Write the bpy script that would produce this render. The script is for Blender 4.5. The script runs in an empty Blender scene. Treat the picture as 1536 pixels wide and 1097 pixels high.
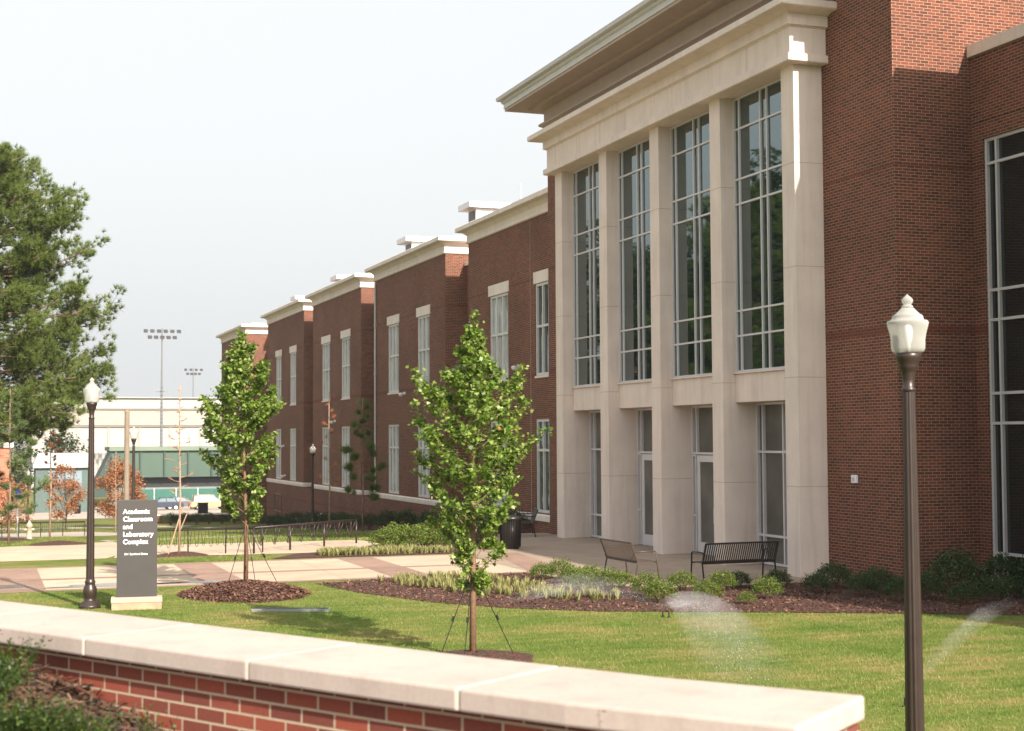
import bpy, bmesh, math, random
import numpy as np
from mathutils import Vector, Matrix
R = math.radians
random.seed(7); rng = np.random.default_rng(7)
S = bpy.context.scene; COL = S.collection

# ------------------------------------------------------------------ camera
cam_d = bpy.data.cameras.new('camera'); cam = bpy.data.objects.new('camera', cam_d); COL.objects.link(cam); S.camera = cam
FPX = 2200.0
cam_d.sensor_width = 36; cam_d.lens = 36*FPX/1536; cam_d.clip_start = .1; cam_d.clip_end = 3000
pitch = math.atan(108.5/FPX); az = math.atan(795/FPX); roll = 0.005
fw = Vector((math.sin(az)*math.cos(pitch), math.cos(az)*math.cos(pitch), math.sin(pitch)))
rt0 = Vector((math.cos(az), -math.sin(az), 0)); up0 = rt0.cross(fw)
rt = rt0*math.cos(roll)-up0*math.sin(roll); up = up0*math.cos(roll)+rt0*math.sin(roll)
M = Matrix((rt, up, -fw)).transposed().to_4x4(); M.translation = Vector((0, 0, 3.2)); cam.matrix_world = M
cam_d.dof.use_dof = True; cam_d.dof.focus_distance = 25; cam_d.dof.aperture_fstop = 3.4
S.render.resolution_x = 1024; S.render.resolution_y = 731

# ------------------------------------------------------------------ light
SUN = Vector((.22, -1, 0)).normalized(); EL = R(30.4)
sunv = Vector((SUN.x*math.cos(EL), SUN.y*math.cos(EL), math.sin(EL)))
sl = bpy.data.lights.new('sun', 'SUN'); sl.energy = 4.3; sl.angle = R(.6); sl.color = (1, .89, .77)
so = bpy.data.objects.new('sun', sl); COL.objects.link(so); so.rotation_euler = sunv.to_track_quat('Z', 'Y').to_euler()
w = bpy.data.worlds.new('World'); S.world = w; w.use_nodes = True
nt = w.node_tree; bg = nt.nodes['Background']; sky = nt.nodes.new('ShaderNodeTexSky'); sky.sky_type = 'NISHITA'
sky.sun_disc = False; sky.sun_elevation = EL; sky.sun_rotation = math.atan2(SUN.x, SUN.y)
sky.air_density = 1.0; sky.dust_density = 9.0; sky.ozone_density = 1.0; sky.altitude = 0
hs = nt.nodes.new('ShaderNodeHueSaturation'); hs.inputs['Saturation'].default_value = .3; hs.inputs['Value'].default_value = 1.0
nt.links.new(sky.outputs[0], hs.inputs['Color']); hz = nt.nodes.new('ShaderNodeMix'); hz.data_type = 'RGBA'; hz.inputs['Factor'].default_value = .78; hz.inputs['B'].default_value = (2.86, 2.95, 2.97, 1)   # thin bright overcast veil
nt.links.new(hs.outputs[0], hz.inputs['A']); nt.links.new(hz.outputs['Result'], bg.inputs[0]); bg.inputs[1].default_value = .15
S.view_settings.view_transform = 'Standard'; S.view_settings.look = 'None'; S.view_settings.gamma = 1
S.view_settings.exposure = 1.2
S.render.engine = 'CYCLES'

# ------------------------------------------------------------------ helpers
def tag(o, label=None, cat=None, group=None, kind=None):
    if label: o['label'] = label
    if cat: o['category'] = cat
    if group: o['group'] = group
    if kind: o['kind'] = kind
    return o
def empty(name, loc=(0, 0, 0), rz=0):
    o = bpy.data.objects.new(name, None); COL.objects.link(o); o.location = loc; o.rotation_euler = (0, 0, rz); o.empty_display_size = .3
    return o
def children(o): return [c for c in bpy.data.objects if c.parent == o]
def copy_tree(o, parent=None):
    c = o.copy(); COL.objects.link(c); c.parent = parent
    for ch in children(o): copy_tree(ch, c)
    return c
def mk(name, V, F, mat, parent=None, smooth=False, bevel=0, uvs=None):
    me = bpy.data.meshes.new(name); me.from_pydata([tuple(v) for v in V], [], F); me.materials.append(mat)
    if smooth: me.shade_smooth()
    if uvs is not None:
        ul = me.uv_layers.new(name='UVMap'); ul.data.foreach_set('uv', np.array(uvs, dtype=np.float32).ravel())
    me.update()
    o = bpy.data.objects.new(name, me); COL.objects.link(o); o.parent = parent
    if bevel:
        b = o.modifiers.new('bevel', 'BEVEL'); b.width = bevel; b.segments = 2; b.limit_method = 'ANGLE'
    return o
def mk_np(name, V, faces_n, mat, parent=None, smooth=False):
    """V (N*k,3) array of N polygons with k vertices each"""
    k = faces_n; n = len(V)//k
    me = bpy.data.meshes.new(name); me.vertices.add(n*k); me.vertices.foreach_set('co', V.astype(np.float32).ravel())
    me.loops.add(n*k); me.loops.foreach_set('vertex_index', np.arange(n*k, dtype=np.int32))
    me.polygons.add(n); me.polygons.foreach_set('loop_start', np.arange(0, n*k, k, dtype=np.int32))
    me.polygons.foreach_set('loop_total', np.full(n, k, dtype=np.int32)); me.update(calc_edges=True); me.materials.append(mat)
    if smooth: me.shade_smooth()
    o = bpy.data.objects.new(name, me); COL.objects.link(o); o.parent = parent
    return o
class MB:
    def __init__(s): s.V = []; s.F = []
    def add(s, V, F):
        b = len(s.V); s.V += [tuple(v) for v in V]; s.F += [tuple(i+b for i in f) for f in F]; return s
    def box(s, x0, x1, y0, y1, z0, z1):
        x0, x1 = min(x0, x1), max(x0, x1); y0, y1 = min(y0, y1), max(y0, y1); z0, z1 = min(z0, z1), max(z0, z1)
        return s.add([(x0,y0,z0),(x1,y0,z0),(x1,y1,z0),(x0,y1,z0),(x0,y0,z1),(x1,y0,z1),(x1,y1,z1),(x0,y1,z1)],
                     [(0,3,2,1),(4,5,6,7),(0,1,5,4),(1,2,6,5),(2,3,7,6),(3,0,4,7)])
    def quad(s, a, b, c, d): return s.add([a, b, c, d], [(0, 1, 2, 3)])
    def tube(s, pts, rad, n=8, cap=True):
        pts = [Vector(p) for p in pts]
        if not isinstance(rad, (list, tuple)): rad = [rad]*len(pts)
        V = []; F = []
        for i, p in enumerate(pts):
            d = (pts[min(i+1, len(pts)-1)]-pts[max(i-1, 0)]).normalized()
            a = Vector((0, 0, 1)) if abs(d.z) < .9 else Vector((1, 0, 0))
            u = d.cross(a).normalized(); v = d.cross(u)
            for k in range(n):
                t = 2*math.pi*k/n; V.append(p+(u*math.cos(t)+v*math.sin(t))*rad[i])
        for i in range(len(pts)-1):
            for k in range(n): F.append((i*n+k, i*n+(k+1) % n, (i+1)*n+(k+1) % n, (i+1)*n+k))
        if cap: F.append(tuple(range(n))); F.append(tuple((len(pts)-1)*n+k for k in reversed(range(n))))
        return s.add(V, F)
    def lathe(s, prof, c=(0, 0, 0), n=20, flute=0, nf=12):
        V = []; F = []
        for r, z in prof:
            for k in range(n):
                t = 2*math.pi*k/n; rr = r*(1+flute*math.cos(nf*t)); V.append((c[0]+rr*math.cos(t), c[1]+rr*math.sin(t), c[2]+z))
        for i in range(len(prof)-1):
            for k in range(n): F.append((i*n+k, i*n+(k+1) % n, (i+1)*n+(k+1) % n, (i+1)*n+k))
        F.append(tuple(reversed(range(n)))); F.append(tuple((len(prof)-1)*n+k for k in range(n)))
        return s.add(V, F)
    def molding(s, path, prof):
        """path: open list of (x,y), outward on the left; prof: closed list of (out,z)"""
        m = len(path); k = len(prof); V = []; F = []
        for i, (x, y) in enumerate(path):
            ns = []
            for a, b in ((i-1, i), (i, i+1)):
                if a >= 0 and b < m:
                    d = Vector((path[b][0]-path[a][0], path[b][1]-path[a][1])).normalized(); ns.append(Vector((-d.y, d.x)))
            if len(ns) == 2: q = (ns[0]+ns[1]); q = q/(q.length_squared/2)
            else: q = ns[0]
            for o_, z in prof: V.append((x+q.x*o_, y+q.y*o_, z))
        for i in range(m-1):
            for j in range(k): F.append((i*k+j, (i+1)*k+j, (i+1)*k+(j+1) % k, i*k+(j+1) % k))
        F.append(tuple(range(k))); F.append(tuple((m-1)*k+j for j in reversed(range(k))))
        return s.add(V, F)
    def build(s, name, mat, parent=None, smooth=False, bevel=0):
        o = mk(name, s.V, s.F, mat, parent, smooth, bevel)
        bm = bmesh.new(); bm.from_mesh(o.data); bmesh.ops.recalc_face_normals(bm, faces=bm.faces); bm.to_mesh(o.data); bm.free()
        return o

# ------------------------------------------------------------------ materials
def nmat(name):
    m = bpy.data.materials.new(name); m.use_nodes = True; return m, m.node_tree, m.node_tree.nodes['Principled BSDF']
def link(t, a, b): t.links.new(a, b)
def ramp(t, fac, stops):
    r = t.nodes.new('ShaderNodeValToRGB'); e = r.color_ramp.elements
    while len(e) < len(stops): e.new(.5)
    for el, (p, c) in zip(e, stops): el.position = p; el.color = (*c, 1)
    if fac is not None: link(t, fac, r.inputs[0])
    return r.outputs[0]
def noise(t, scale, detail=4, vec=None, rough=.55):
    n = t.nodes.new('ShaderNodeTexNoise'); n.inputs['Scale'].default_value = scale; n.inputs['Detail'].default_value = detail; n.inputs['Roughness'].default_value = rough
    if vec is None: vec = t.nodes.new('ShaderNodeNewGeometry').outputs['Position']
    link(t, vec, n.inputs['Vector']); return n.outputs['Fac']
def mixc(t, fac, a, b, mode='MIX'):
    m = t.nodes.new('ShaderNodeMix'); m.data_type = 'RGBA'; m.blend_type = mode
    for inp, v in ((m.inputs['Factor'], fac), (m.inputs['A'], a), (m.inputs['B'], b)):
        if isinstance(v, (int, float)): inp.default_value = v
        elif isinstance(v, tuple): inp.default_value = (*v, 1)
        else: link(t, v, inp)
    return m.outputs['Result']
def math_(t, op, a, b=0, c=0):
    m = t.nodes.new('ShaderNodeMath'); m.operation = op
    for i, v in enumerate((a, b, c)):
        if isinstance(v, (int, float)): m.inputs[i].default_value = v
        else: link(t, v, m.inputs[i])
    return m.outputs[0]
def bump(t, b, h, strength=.3, dist=.01):
    n = t.nodes.new('ShaderNodeBump'); n.inputs['Strength'].default_value = strength; n.inputs['Distance'].default_value = dist
    link(t, h, n.inputs['Height']); link(t, n.outputs[0], b.inputs['Normal'])
def plain(name, c, rough=.6, var=.12, scale=3, metal=0, bumps=0, coat=0):
    m, t, b = nmat(name); f = noise(t, scale, 5)
    lo = tuple(x*(1-var) for x in c); hi = tuple(min(1, x*(1+var)) for x in c)
    link(t, ramp(t, f, [(.3, lo), (.7, hi)]), b.inputs['Base Color'])
    b.inputs['Roughness'].default_value = rough; b.inputs['Metallic'].default_value = metal
    if coat: b.inputs['Coat Weight'].default_value = coat
    if bumps: bump(t, b, noise(t, scale*25, 3), bumps, .004)
    return m
def brick(name, c1, c2, mortar, uv=False, bands=(), w_=.203, h_=.0677, ms=.0055, bstr=.6):
    m, t, b = nmat(name)
    if uv:
        vec = t.nodes.new('ShaderNodeUVMap').outputs[0]; zc = None
    else:
        g = t.nodes.new('ShaderNodeNewGeometry'); sp = t.nodes.new('ShaderNodeSeparateXYZ'); link(t, g.outputs['Position'], sp.inputs[0])
        sn = t.nodes.new('ShaderNodeSeparateXYZ'); link(t, g.outputs['True Normal'], sn.inputs[0])
        s = math_(t, 'GREATER_THAN', math_(t, 'ABSOLUTE', sn.outputs[0]), .5)
        u = math_(t, 'ADD', math_(t, 'MULTIPLY', sp.outputs[1], s), math_(t, 'MULTIPLY', sp.outputs[0], math_(t, 'SUBTRACT', 1, s)))
        cb = t.nodes.new('ShaderNodeCombineXYZ'); link(t, u, cb.inputs[0]); link(t, sp.outputs[2], cb.inputs[1]); vec = cb.outputs[0]; zc = sp.outputs[2]
    bt = t.nodes.new('ShaderNodeTexBrick'); link(t, vec, bt.inputs['Vector']); bt.inputs['Scale'].default_value = 1
    bt.inputs['Brick Width'].default_value = w_; bt.inputs['Row Height'].default_value = h_; bt.inputs['Mortar Size'].default_value = ms
    bt.inputs['Mortar Smooth'].default_value = .15; bt.inputs['Bias'].default_value = -.1
    bt.inputs['Color1'].default_value = (*c1, 1); bt.inputs['Color2'].default_value = (*c2, 1); bt.inputs['Mortar'].default_value = (*mortar, 1)
    f = noise(t, .35, 3, vec); f2 = noise(t, 60, 2, vec)
    col = mixc(t, .5, bt.outputs['Color'], ramp(t, f, [(.3, (.66, .66, .68)), (.7, (1.2, 1.17, 1.13))]), 'MULTIPLY')
    col = mixc(t, .35, col, ramp(t, f2, [(.3, (.7, .7, .7)), (.7, (1.15, 1.15, 1.15))]), 'MULTIPLY')
    if bands and zc is not None:
        k = None
        for (z0, z1) in bands:
            q = math_(t, 'MULTIPLY', math_(t, 'GREATER_THAN', zc, z0), math_(t, 'LESS_THAN', zc, z1))
            k = q if k is None else math_(t, 'MAXIMUM', k, q)
        col = mixc(t, math_(t, 'MULTIPLY', k, .6), col, (c1[0]*.72, c1[1]*.68, c1[2]*.7))
    link(t, col, b.inputs['Base Color']); b.inputs['Roughness'].default_value = .85; b.inputs['Specular IOR Level'].default_value = .25
    bump(t, b, math_(t, 'SUBTRACT', math_(t, 'MULTIPLY', f2, .3), bt.outputs['Fac']), bstr, .006)
    return m
def leafmat(name, cols, trans=.35, rough=.5):
    m, t, b = nmat(name); g = t.nodes.new('ShaderNodeNewGeometry')
    n = len(cols); c = ramp(t, g.outputs['Random Per Island'], [(i/(n-1), cols[i]) for i in range(n)])
    link(t, c, b.inputs['Base Color']); b.inputs['Roughness'].default_value = rough; b.inputs['Specular IOR Level'].default_value = .35
    tr = t.nodes.new('ShaderNodeBsdfTranslucent'); link(t, mixc(t, .6, c, (.9, 1, .35), 'MULTIPLY'), tr.inputs[0]); mx = t.nodes.new('ShaderNodeMixShader'); mx.inputs[0].default_value = trans
    link(t, b.outputs[0], mx.inputs[1]); link(t, tr.outputs[0], mx.inputs[2]); link(t, mx.outputs[0], t.nodes['Material Output'].inputs[0])
    return m
def glassmat(name, c, ior=1.7, rough=.02, var=0):
    m, t, b = nmat(name)
    if var:
        f = noise(t, .8, 2); link(t, ramp(t, f, [(.35, tuple(x*(1-var) for x in c)), (.65, tuple(x*(1+var) for x in c))]), b.inputs['Base Color'])
    else: b.inputs['Base Color'].default_value = (*c, 1)
    b.inputs['Roughness'].default_value = rough; b.inputs['IOR'].default_value = ior; b.inputs['Specular Tint'].default_value = (.80, .97, .98, 1)
    bump(t, b, noise(t, .9, 1), .04, .02)
    return m
BR = brick('red_brick', (.185, .056, .034), (.085, .031, .022), (.37, .275, .19), bands=((5.40, 5.56), (8.98, 9.05), (-1.62, -1.5), (-.72, -.66)))
BRW = brick('wall_brick', (.30, .078, .048), (.15, .05, .038), (.50, .40, .29), uv=True, ms=.006, bstr=.8)
def stone(name, c, joints=True):
    m, t, b = nmat(name); g = t.nodes.new('ShaderNodeNewGeometry').outputs['Position']
    f = noise(t, 1.1, 6, g); f2 = noise(t, 45, 3, g)
    col = ramp(t, f, [(.25, tuple(x*.9 for x in c)), (.75, tuple(x*1.06 for x in c))])
    col = mixc(t, .25, col, ramp(t, f2, [(.35, (.82, .8, .78)), (.65, (1.08, 1.08, 1.08))]), 'MULTIPLY')
    link(t, col, b.inputs['Base Color']); b.inputs['Roughness'].default_value = .8; b.inputs['Specular IOR Level'].default_value = .25
    mp = t.nodes.new('ShaderNodeMapping'); mp.inputs['Scale'].default_value = (5, 5, .35); link(t, g, mp.inputs[0]); f3 = noise(t, 1.0, 5, mp.outputs[0], .65)
    col = mixc(t, .55, col, ramp(t, f3, [(.32, (.80, .78, .76)), (.52, (1, 1, 1))]), 'MULTIPLY'); link(t, col, b.inputs['Base Color'])
    bump(t, b, f2, .25, .003); return m
STONE = stone('cast_stone', (.71, .61, .545)); TRIM = stone('pale_trim', (.78, .685, .62)); COPE = stone('coping_stone', (.50, .425, .37))
JOINT = plain('joint_mortar', (.36, .28, .21), .9); JOINTL = plain('pale_mortar', (.75, .68, .55), .9)
FRAME = plain('aluminium_frame', (.58, .56, .565), .4, .04); WFRAME = plain('white_frame', (.62, .60, .58), .5, .05)
GLASS = glassmat('dark_glass', (.006, .014, .013), 2.6); GLASSL = glassmat('curtained_glass', (.10, .095, .08), 1.6, .04, .25)
GLASSW = glassmat('blind_glass', (.36, .38, .37), 1.8, .03, .3); GLASSR = glassmat('right_glass', (.012, .014, .013), 1.8)
METALW = plain('white_metal', (.75, .76, .76), .4, .05); GUTTER = plain('gutter_metal', (.50, .49, .46), .4, .06)
SOFF = plain('soffit_paint', (.40, .31, .245), .7, .06)
BRONZE = plain('bronze_paint', (.030, .019, .015), .38, .15, 8); BRONZED = plain('dark_bronze', (.022, .016, .014), .35, .15, 8)
BENCHLIT = plain('sunlit_bench_bronze', (.06, .042, .032), .45, .1)  # dark bench bronze made lighter, sunlight on the bench put into its colour
DARK = plain('dark_panel', (.048, .043, .041), .45, .08); BLACK = plain('black_plastic', (.012, .012, .013), .4)
def conc(name, c, scale=1.3):
    m, t, b = nmat(name); f = noise(t, scale, 6); f2 = noise(t, 70, 3); f3 = noise(t, .22, 3)
    col = ramp(t, f, [(.3, tuple(x*.86 for x in c)), (.7, tuple(x*1.08 for x in c))])
    col = mixc(t, .4, col, ramp(t, f2, [(.35, (.8, .8, .8)), (.65, (1.12, 1.12, 1.12))]), 'MULTIPLY')
    col = mixc(t, .5, col, ramp(t, f3, [(.35, (.82, .8, .78)), (.6, (1.05, 1.05, 1.05))]), 'MULTIPLY')
    link(t, col, b.inputs['Base Color']); b.inputs['Roughness'].default_value = .85; bump(t, b, f2, .3, .003); return m
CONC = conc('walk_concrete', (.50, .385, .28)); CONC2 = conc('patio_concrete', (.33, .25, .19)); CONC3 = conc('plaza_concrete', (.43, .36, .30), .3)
COPE = stone('coping_weathered', (.45, .38, .335))
PAVER = brick('brick_paver', (.33, .215, .165), (.26, .17, .135), (.34, .26, .20), uv=True, w_=.2, h_=.1, ms=.003, bstr=.3)
ASPH = conc('old_asphalt', (.24, .22, .20), .2)
def grass_ground(name, a, b_, c):
    m, t, b = nmat(name); f = noise(t, .55, 4); f2 = noise(t, 5, 4); f3 = noise(t, 60, 3)
    mp = t.nodes.new('ShaderNodeMapping'); mp.inputs['Scale'].default_value = (.35, 1.6, 1)
    mp.inputs['Rotation'].default_value = (0, 0, R(20))
    link(t, t.nodes.new('ShaderNodeNewGeometry').outputs['Position'], mp.inputs[0]); f4 = noise(t, 2.2, 4, mp.outputs[0])
    s = math_(t, 'ADD', math_(t, 'MULTIPLY', f, .45), math_(t, 'ADD', math_(t, 'MULTIPLY', f2, .2), math_(t, 'MULTIPLY', f4, .35)))
    col = ramp(t, s, [(.38, a), (.5, b_), (.62, c)])
    col = mixc(t, .6, col, ramp(t, f3, [(.3, (.55, .55, .5)), (.7, (1.25, 1.25, 1.2))]), 'MULTIPLY')
    link(t, col, b.inputs['Base Color']); b.inputs['Roughness'].default_value = .9; b.inputs['Specular IOR Level'].default_value = .1
    bump(t, b, f3, .8, .03); return m
LAWN = grass_ground('lawn_ground', (.085, .145, .024), (.145, .18, .04), (.27, .215, .085))
FARG = grass_ground('far_ground', (.10, .13, .035), (.15, .155, .05), (.24, .20, .10))
BLADE = leafmat('grass_blade', [(.08, .155, .022), (.135, .195, .034), (.21, .235, .062), (.32, .26, .105)], .3, .6)
def patchy(m):
    t = m.node_tree; rp = [n_ for n_ in t.nodes if n_.type == 'VALTORGB'][0]; g_ = [n_ for n_ in t.nodes if n_.type == 'NEW_GEOMETRY'][0]
    f = noise(t, .55, 4); mp = t.nodes.new('ShaderNodeMapping'); mp.inputs['Scale'].default_value = (.35, 1.6, 1); mp.inputs['Rotation'].default_value = (0, 0, R(20)); link(t, g_.outputs['Position'], mp.inputs[0])
    f4 = noise(t, 2.2, 4, mp.outputs[0]); s = math_(t, 'ADD', math_(t, 'MULTIPLY', f, 1.5), math_(t, 'MULTIPLY', f4, 1.5)); s = math_(t, 'ADD', math_(t, 'SUBTRACT', s, 1.12), math_(t, 'MULTIPLY', g_.outputs['Random Per Island'], .35))
    link(t, s, rp.inputs[0])
patchy(BLADE)
def mulchmat(name, c):
    m, t, b = nmat(name); v = t.nodes.new('ShaderNodeTexVoronoi'); v.inputs['Scale'].default_value = 26
    link(t, t.nodes.new('ShaderNodeNewGeometry').outputs['Position'], v.inputs['Vector'])
    f = noise(t, 18, 4); col = mixc(t, .5, ramp(t, f, [(.3, tuple(x*.45 for x in c)), (.7, tuple(x*1.5 for x in c))]), v.outputs['Color'], 'SOFT_LIGHT')
    link(t, col, b.inputs['Base Color']); b.inputs['Roughness'].default_value = .9; bump(t, b, math_(t, 'ADD', f, v.outputs['Distance']), 1, .05); return m
MULCH = mulchmat('mulch', (.085, .035, .022)); MULCHN = mulchmat('straw_mulch', (.10, .055, .035))
CHIP = leafmat('mulch_chip', [(.05, .02, .014), (.10, .04, .025), (.16, .075, .045), (.22, .13, .09)], 0, .9)
NCHIP = leafmat('pine_straw', [(.06, .032, .02), (.12, .065, .04), (.2, .12, .075)], .1, .9)
LEAF = leafmat('young_leaf', [(.06, .12, .014), (.11, .19, .022), (.17, .26, .034), (.24, .33, .055), (.42, .46, .20)], .42, .42)
LEAFR = leafmat('old_leaf', [(.35, .06, .02), (.6, .35, .03)], .3)
SHRUB = leafmat('shrub_leaf', [(.06, .10, .015), (.11, .16, .022), (.18, .22, .035)], .3)
SHRUBD = leafmat('dark_shrub_leaf', [(.02, .045, .01), (.035, .07, .014), (.05, .09, .018)], .2)
LIRI = leafmat('liriope_leaf', [(.15, .17, .05), (.30, .29, .11), (.42, .38, .18)], .3)
NEED = leafmat('pine_needle', [(.045, .078, .013), (.085, .13, .02), (.14, .19, .036), (.13, .14, .045)], .15, .6)
NEEDY = leafmat('young_needle', [(.05, .09, .025), (.09, .14, .04), (.15, .19, .06)], .2, .6)
DEADN = leafmat('dead_needle', [(.30, .09, .035), (.42, .15, .06), (.5, .22, .1)], .2, .8)
TAN = leafmat('rust_leaf', [(.28, .12, .055), (.40, .17, .075), (.46, .23, .11)], .3, .8)
BTREE = leafmat('broad_leaf', [(.018, .034, .009), (.03, .052, .012), (.045, .07, .018)], .15)
BARK = plain('bark', (.15, .095, .06), .9, .35, 14, bumps=.6); BARKP = plain('pine_bark', (.20, .13, .09), .9, .35, 6, bumps=.8); BARKL = plain('pale_bark', (.33, .22, .15), .9, .2, 6)
YBARK = plain('young_bark', (.17, .095, .055), .8, .3, 20)

def g(y): return 0 if y < 45 else -.05*(y-45) if y < 105 else -3-.028*(y-105) if y < 195 else -5.52

# ------------------------------------------------------------------ ground
def ground_sheet(name, poly, mat, off, parent=None, uv=None, kind='structure'):
    bm = bmesh.new(); bm.faces.new([bm.verts.new((x, y, 0)) for x, y in poly])
    for yy in (45, 105, 195):
        bmesh.ops.bisect_plane(bm, geom=bm.verts[:]+bm.edges[:]+bm.faces[:], plane_co=(0, yy, 0), plane_no=(0, 1, 0))
    for v in bm.verts: v.co.z = g(v.co.y)+off
    bmesh.ops.triangulate(bm, faces=bm.faces); bm.normal_update()
    if bm.faces and sum(f.normal.z for f in bm.faces) < 0: bmesh.ops.reverse_faces(bm, faces=bm.faces)
    me = bpy.data.meshes.new(name); bm.to_mesh(me); bm.free(); me.materials.append(mat)
    ul = me.uv_layers.new(name='UVMap')
    for lp in me.loops:
        c = me.vertices[lp.vertex_index].co; ul.data[lp.index].uv = (c.x, c.y)
    o = bpy.data.objects.new(name, me); COL.objects.link(o); o.parent = parent
    if kind: o['kind'] = kind
    return o
ground_sheet('ground', [(-900, -300), (900, -300), (900, 1600), (-900, 1600)], FARG, -.012)
ground_sheet('lawn', [(-6, 5.6), (30, 5.6), (30, 40), (18, 60), (18.9, 130), (-30, 130), (-30, 12), (-6, 12)], LAWN, 0)
# walkway, patio, paths
walk = ground_sheet('walkway', [(-25, 32.75), (12.3, 32.75), (12.4, 38.9), (-25, 38.95)], CONC, .004)
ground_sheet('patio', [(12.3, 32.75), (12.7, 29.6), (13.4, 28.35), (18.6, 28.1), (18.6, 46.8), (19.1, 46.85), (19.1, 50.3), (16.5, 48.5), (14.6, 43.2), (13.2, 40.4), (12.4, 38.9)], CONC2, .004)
ground_sheet('side_path', [(-25, 41.4), (3.2, 41.2), (4.2, 44), (4.6, 56), (-1, 50), (-25, 49.5)], CONC, .004)
ground_sheet('bike_plaza', [(3.4, 41.2), (9.6, 40.8), (11.4, 43.4), (11.2, 46.5), (4.3, 47.5)], CONC, .008)
ground_sheet('cross_path', [(4.4, 56), (16, 62), (16, 64.5), (4.4, 60)], CONC3, .008)
ground_sheet('far_plaza', [(-30, 74), (6, 74), (8, 80), (6, 96), (-30, 100)], CONC3, .004)
ground_sheet('parking_lot', [(-40, 140), (60, 138), (60, 199), (-40, 199)], CONC3, .004)
ground_sheet('far_road', [(-40, 118), (14, 108), (15, 111), (-40, 126)], CONC3, .008)
for i, (poly) in enumerate([[( -25, 32.78), (12.28, 32.78), (12.28, 33.02), (-25, 33.02)], [(-25, 35.3), (12.35, 35.3), (12.35, 35.62), (-25, 35.62)],
        [(-25, 38.6), (12.39, 38.6), (12.39, 38.86), (-25, 38.86)], [(12.36, 33.05), (13.3, 33.05), (14.1, 38.6), (13.4, 38.6)]]):
    ground_sheet('paver_band', poly, PAVER, .008)
for xc in (9.45, 5.15, .85, -3.45, -7.8):
    ground_sheet('paver_band', [(xc-.48, 33.05), (xc+.48, 33.05), (xc+.48, 35.27), (xc-.48, 35.27)], PAVER, .008)
    ground_sheet('paver_band', [(xc-.48, 35.65), (xc+.48, 35.65), (xc+.48, 38.57), (xc-.48, 38.57)], PAVER, .008)
ms_ = MB()
for xx in np.arange(-11.5, 12, 2.15):
    if min(abs(xx-c) for c in (9.45, 5.15, .85, -3.45, -7.8)) > .6: ms_.box(xx-.012, xx+.012, 33.05, 35.27, .002, .006).box(xx-.012, xx+.012, 35.65, 38.57, .002, .006)
for yy in (31.2, 34.0, 36.8, 39.6, 42.4): ms_.box(13.9, 18.2, yy-.01, yy+.01, .002, .006)
ms_.box(15.4, 15.42, 28.4, 43, .002, .0065)
tag(ms_.build('paving_joints', JOINT), kind='structure')
# wet patches on the walk
WET = glassmat('wet_concrete', (.20, .17, .15), 1.4, .16, .3)
def blob(cx, cy, rx, ry, n=28, j=.22, rot=0):
    P = []
    for k in range(n):
        t = 2*math.pi*k/n; q = 1+j*(math.sin(3*t+cx)+.6*math.sin(5*t+cy)); x, y = rx*q*math.cos(t), ry*q*math.sin(t)
        P.append((cx+x*math.cos(rot)-y*math.sin(rot), cy+x*math.sin(rot)+y*math.cos(rot)))
    return P
for a in ((-.6, 33.9, 1.7, .55), (2.8, 33.6, 1.3, .35), (4.6, 33.45, .9, .22), (-4, 34.2, 1.8, .5)): ground_sheet('wet_patch', blob(*a), WET, .012)

# mulch beds
def bed(name, poly, mat=MULCH, off=.014, h=0): return ground_sheet(name, poly, mat, off)
bedpoly = [(6.95, 32.1), (7.4, 29.9), (8.3, 27.6), (9.3, 26.15), (10.7, 25.0), (13.8, 23.55), (15.9, 22.5), (17.6, 21.5), (19, 21.1), (20.3, 21.0), (20.3, 26.5), (18.3, 26.5), (18.3, 28.1), (13.35, 28.3), (12.6, 29.5), (12.2, 32.7), (9.3, 32.72)]
bed('mulch_bed', bedpoly)
bed('mulch_bed', [(7.3, 39.1), (12.4, 39.0), (13.1, 40.3), (14.4, 43.2), (13.6, 43.6), (10.6, 41.6), (8.2, 40.6)], MULCH)
bed('mulch_bed', [(3.6, 40.55), (7, 40.45), (7.6, 40.75), (5, 41.15), (3.5, 41.1)], MULCH, .016)
bed('mulch_bed', [(16.9, 50), (19, 50), (19, 104), (17.6, 104), (17.2, 70)], MULCH, .014)
bed('mulch_bed', blob(14.2, 74.5, 1.3, .9), MULCH, .014)
CH = []
def mound(cx, cy, rx, ry, h, label, near):
    V = []; F = []; nr, na = 9, 36
    for i in range(nr+1):
        q = i/nr
        for k in range(na):
            t = 2*math.pi*k/na; rr = 1+.06*math.sin(3*t+cx)+.05*math.sin(7*t)
            V.append((cx+rx*q*rr*math.cos(t), cy+ry*q*rr*math.sin(t), g(cy)-.03+(h+.03)*(1-q**1.7)+random.uniform(-.012, .012)*(1-q)))
    for i in range(nr):
        for k in range(na): F.append((i*na+k, (i+1)*na+k, (i+1)*na+(k+1) % na, i*na+(k+1) % na))
    o = mk('mulch_mound', V, F, MULCH, smooth=True); tag(o, kind='structure')
    return o
mound(5.15, 30.6, 1.35, 1.75, .26, '', True); mound(6.75, 20.3, 1.0, 1.0, .12, '', True); mound(2.5, 52.7, 1.2, 1.6, .14, '', False); mound(.9, 64, 1.5, 1.5, .14, '', False)
mound(5.2, 41.2, .9, .9, .12, '', False)

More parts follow.
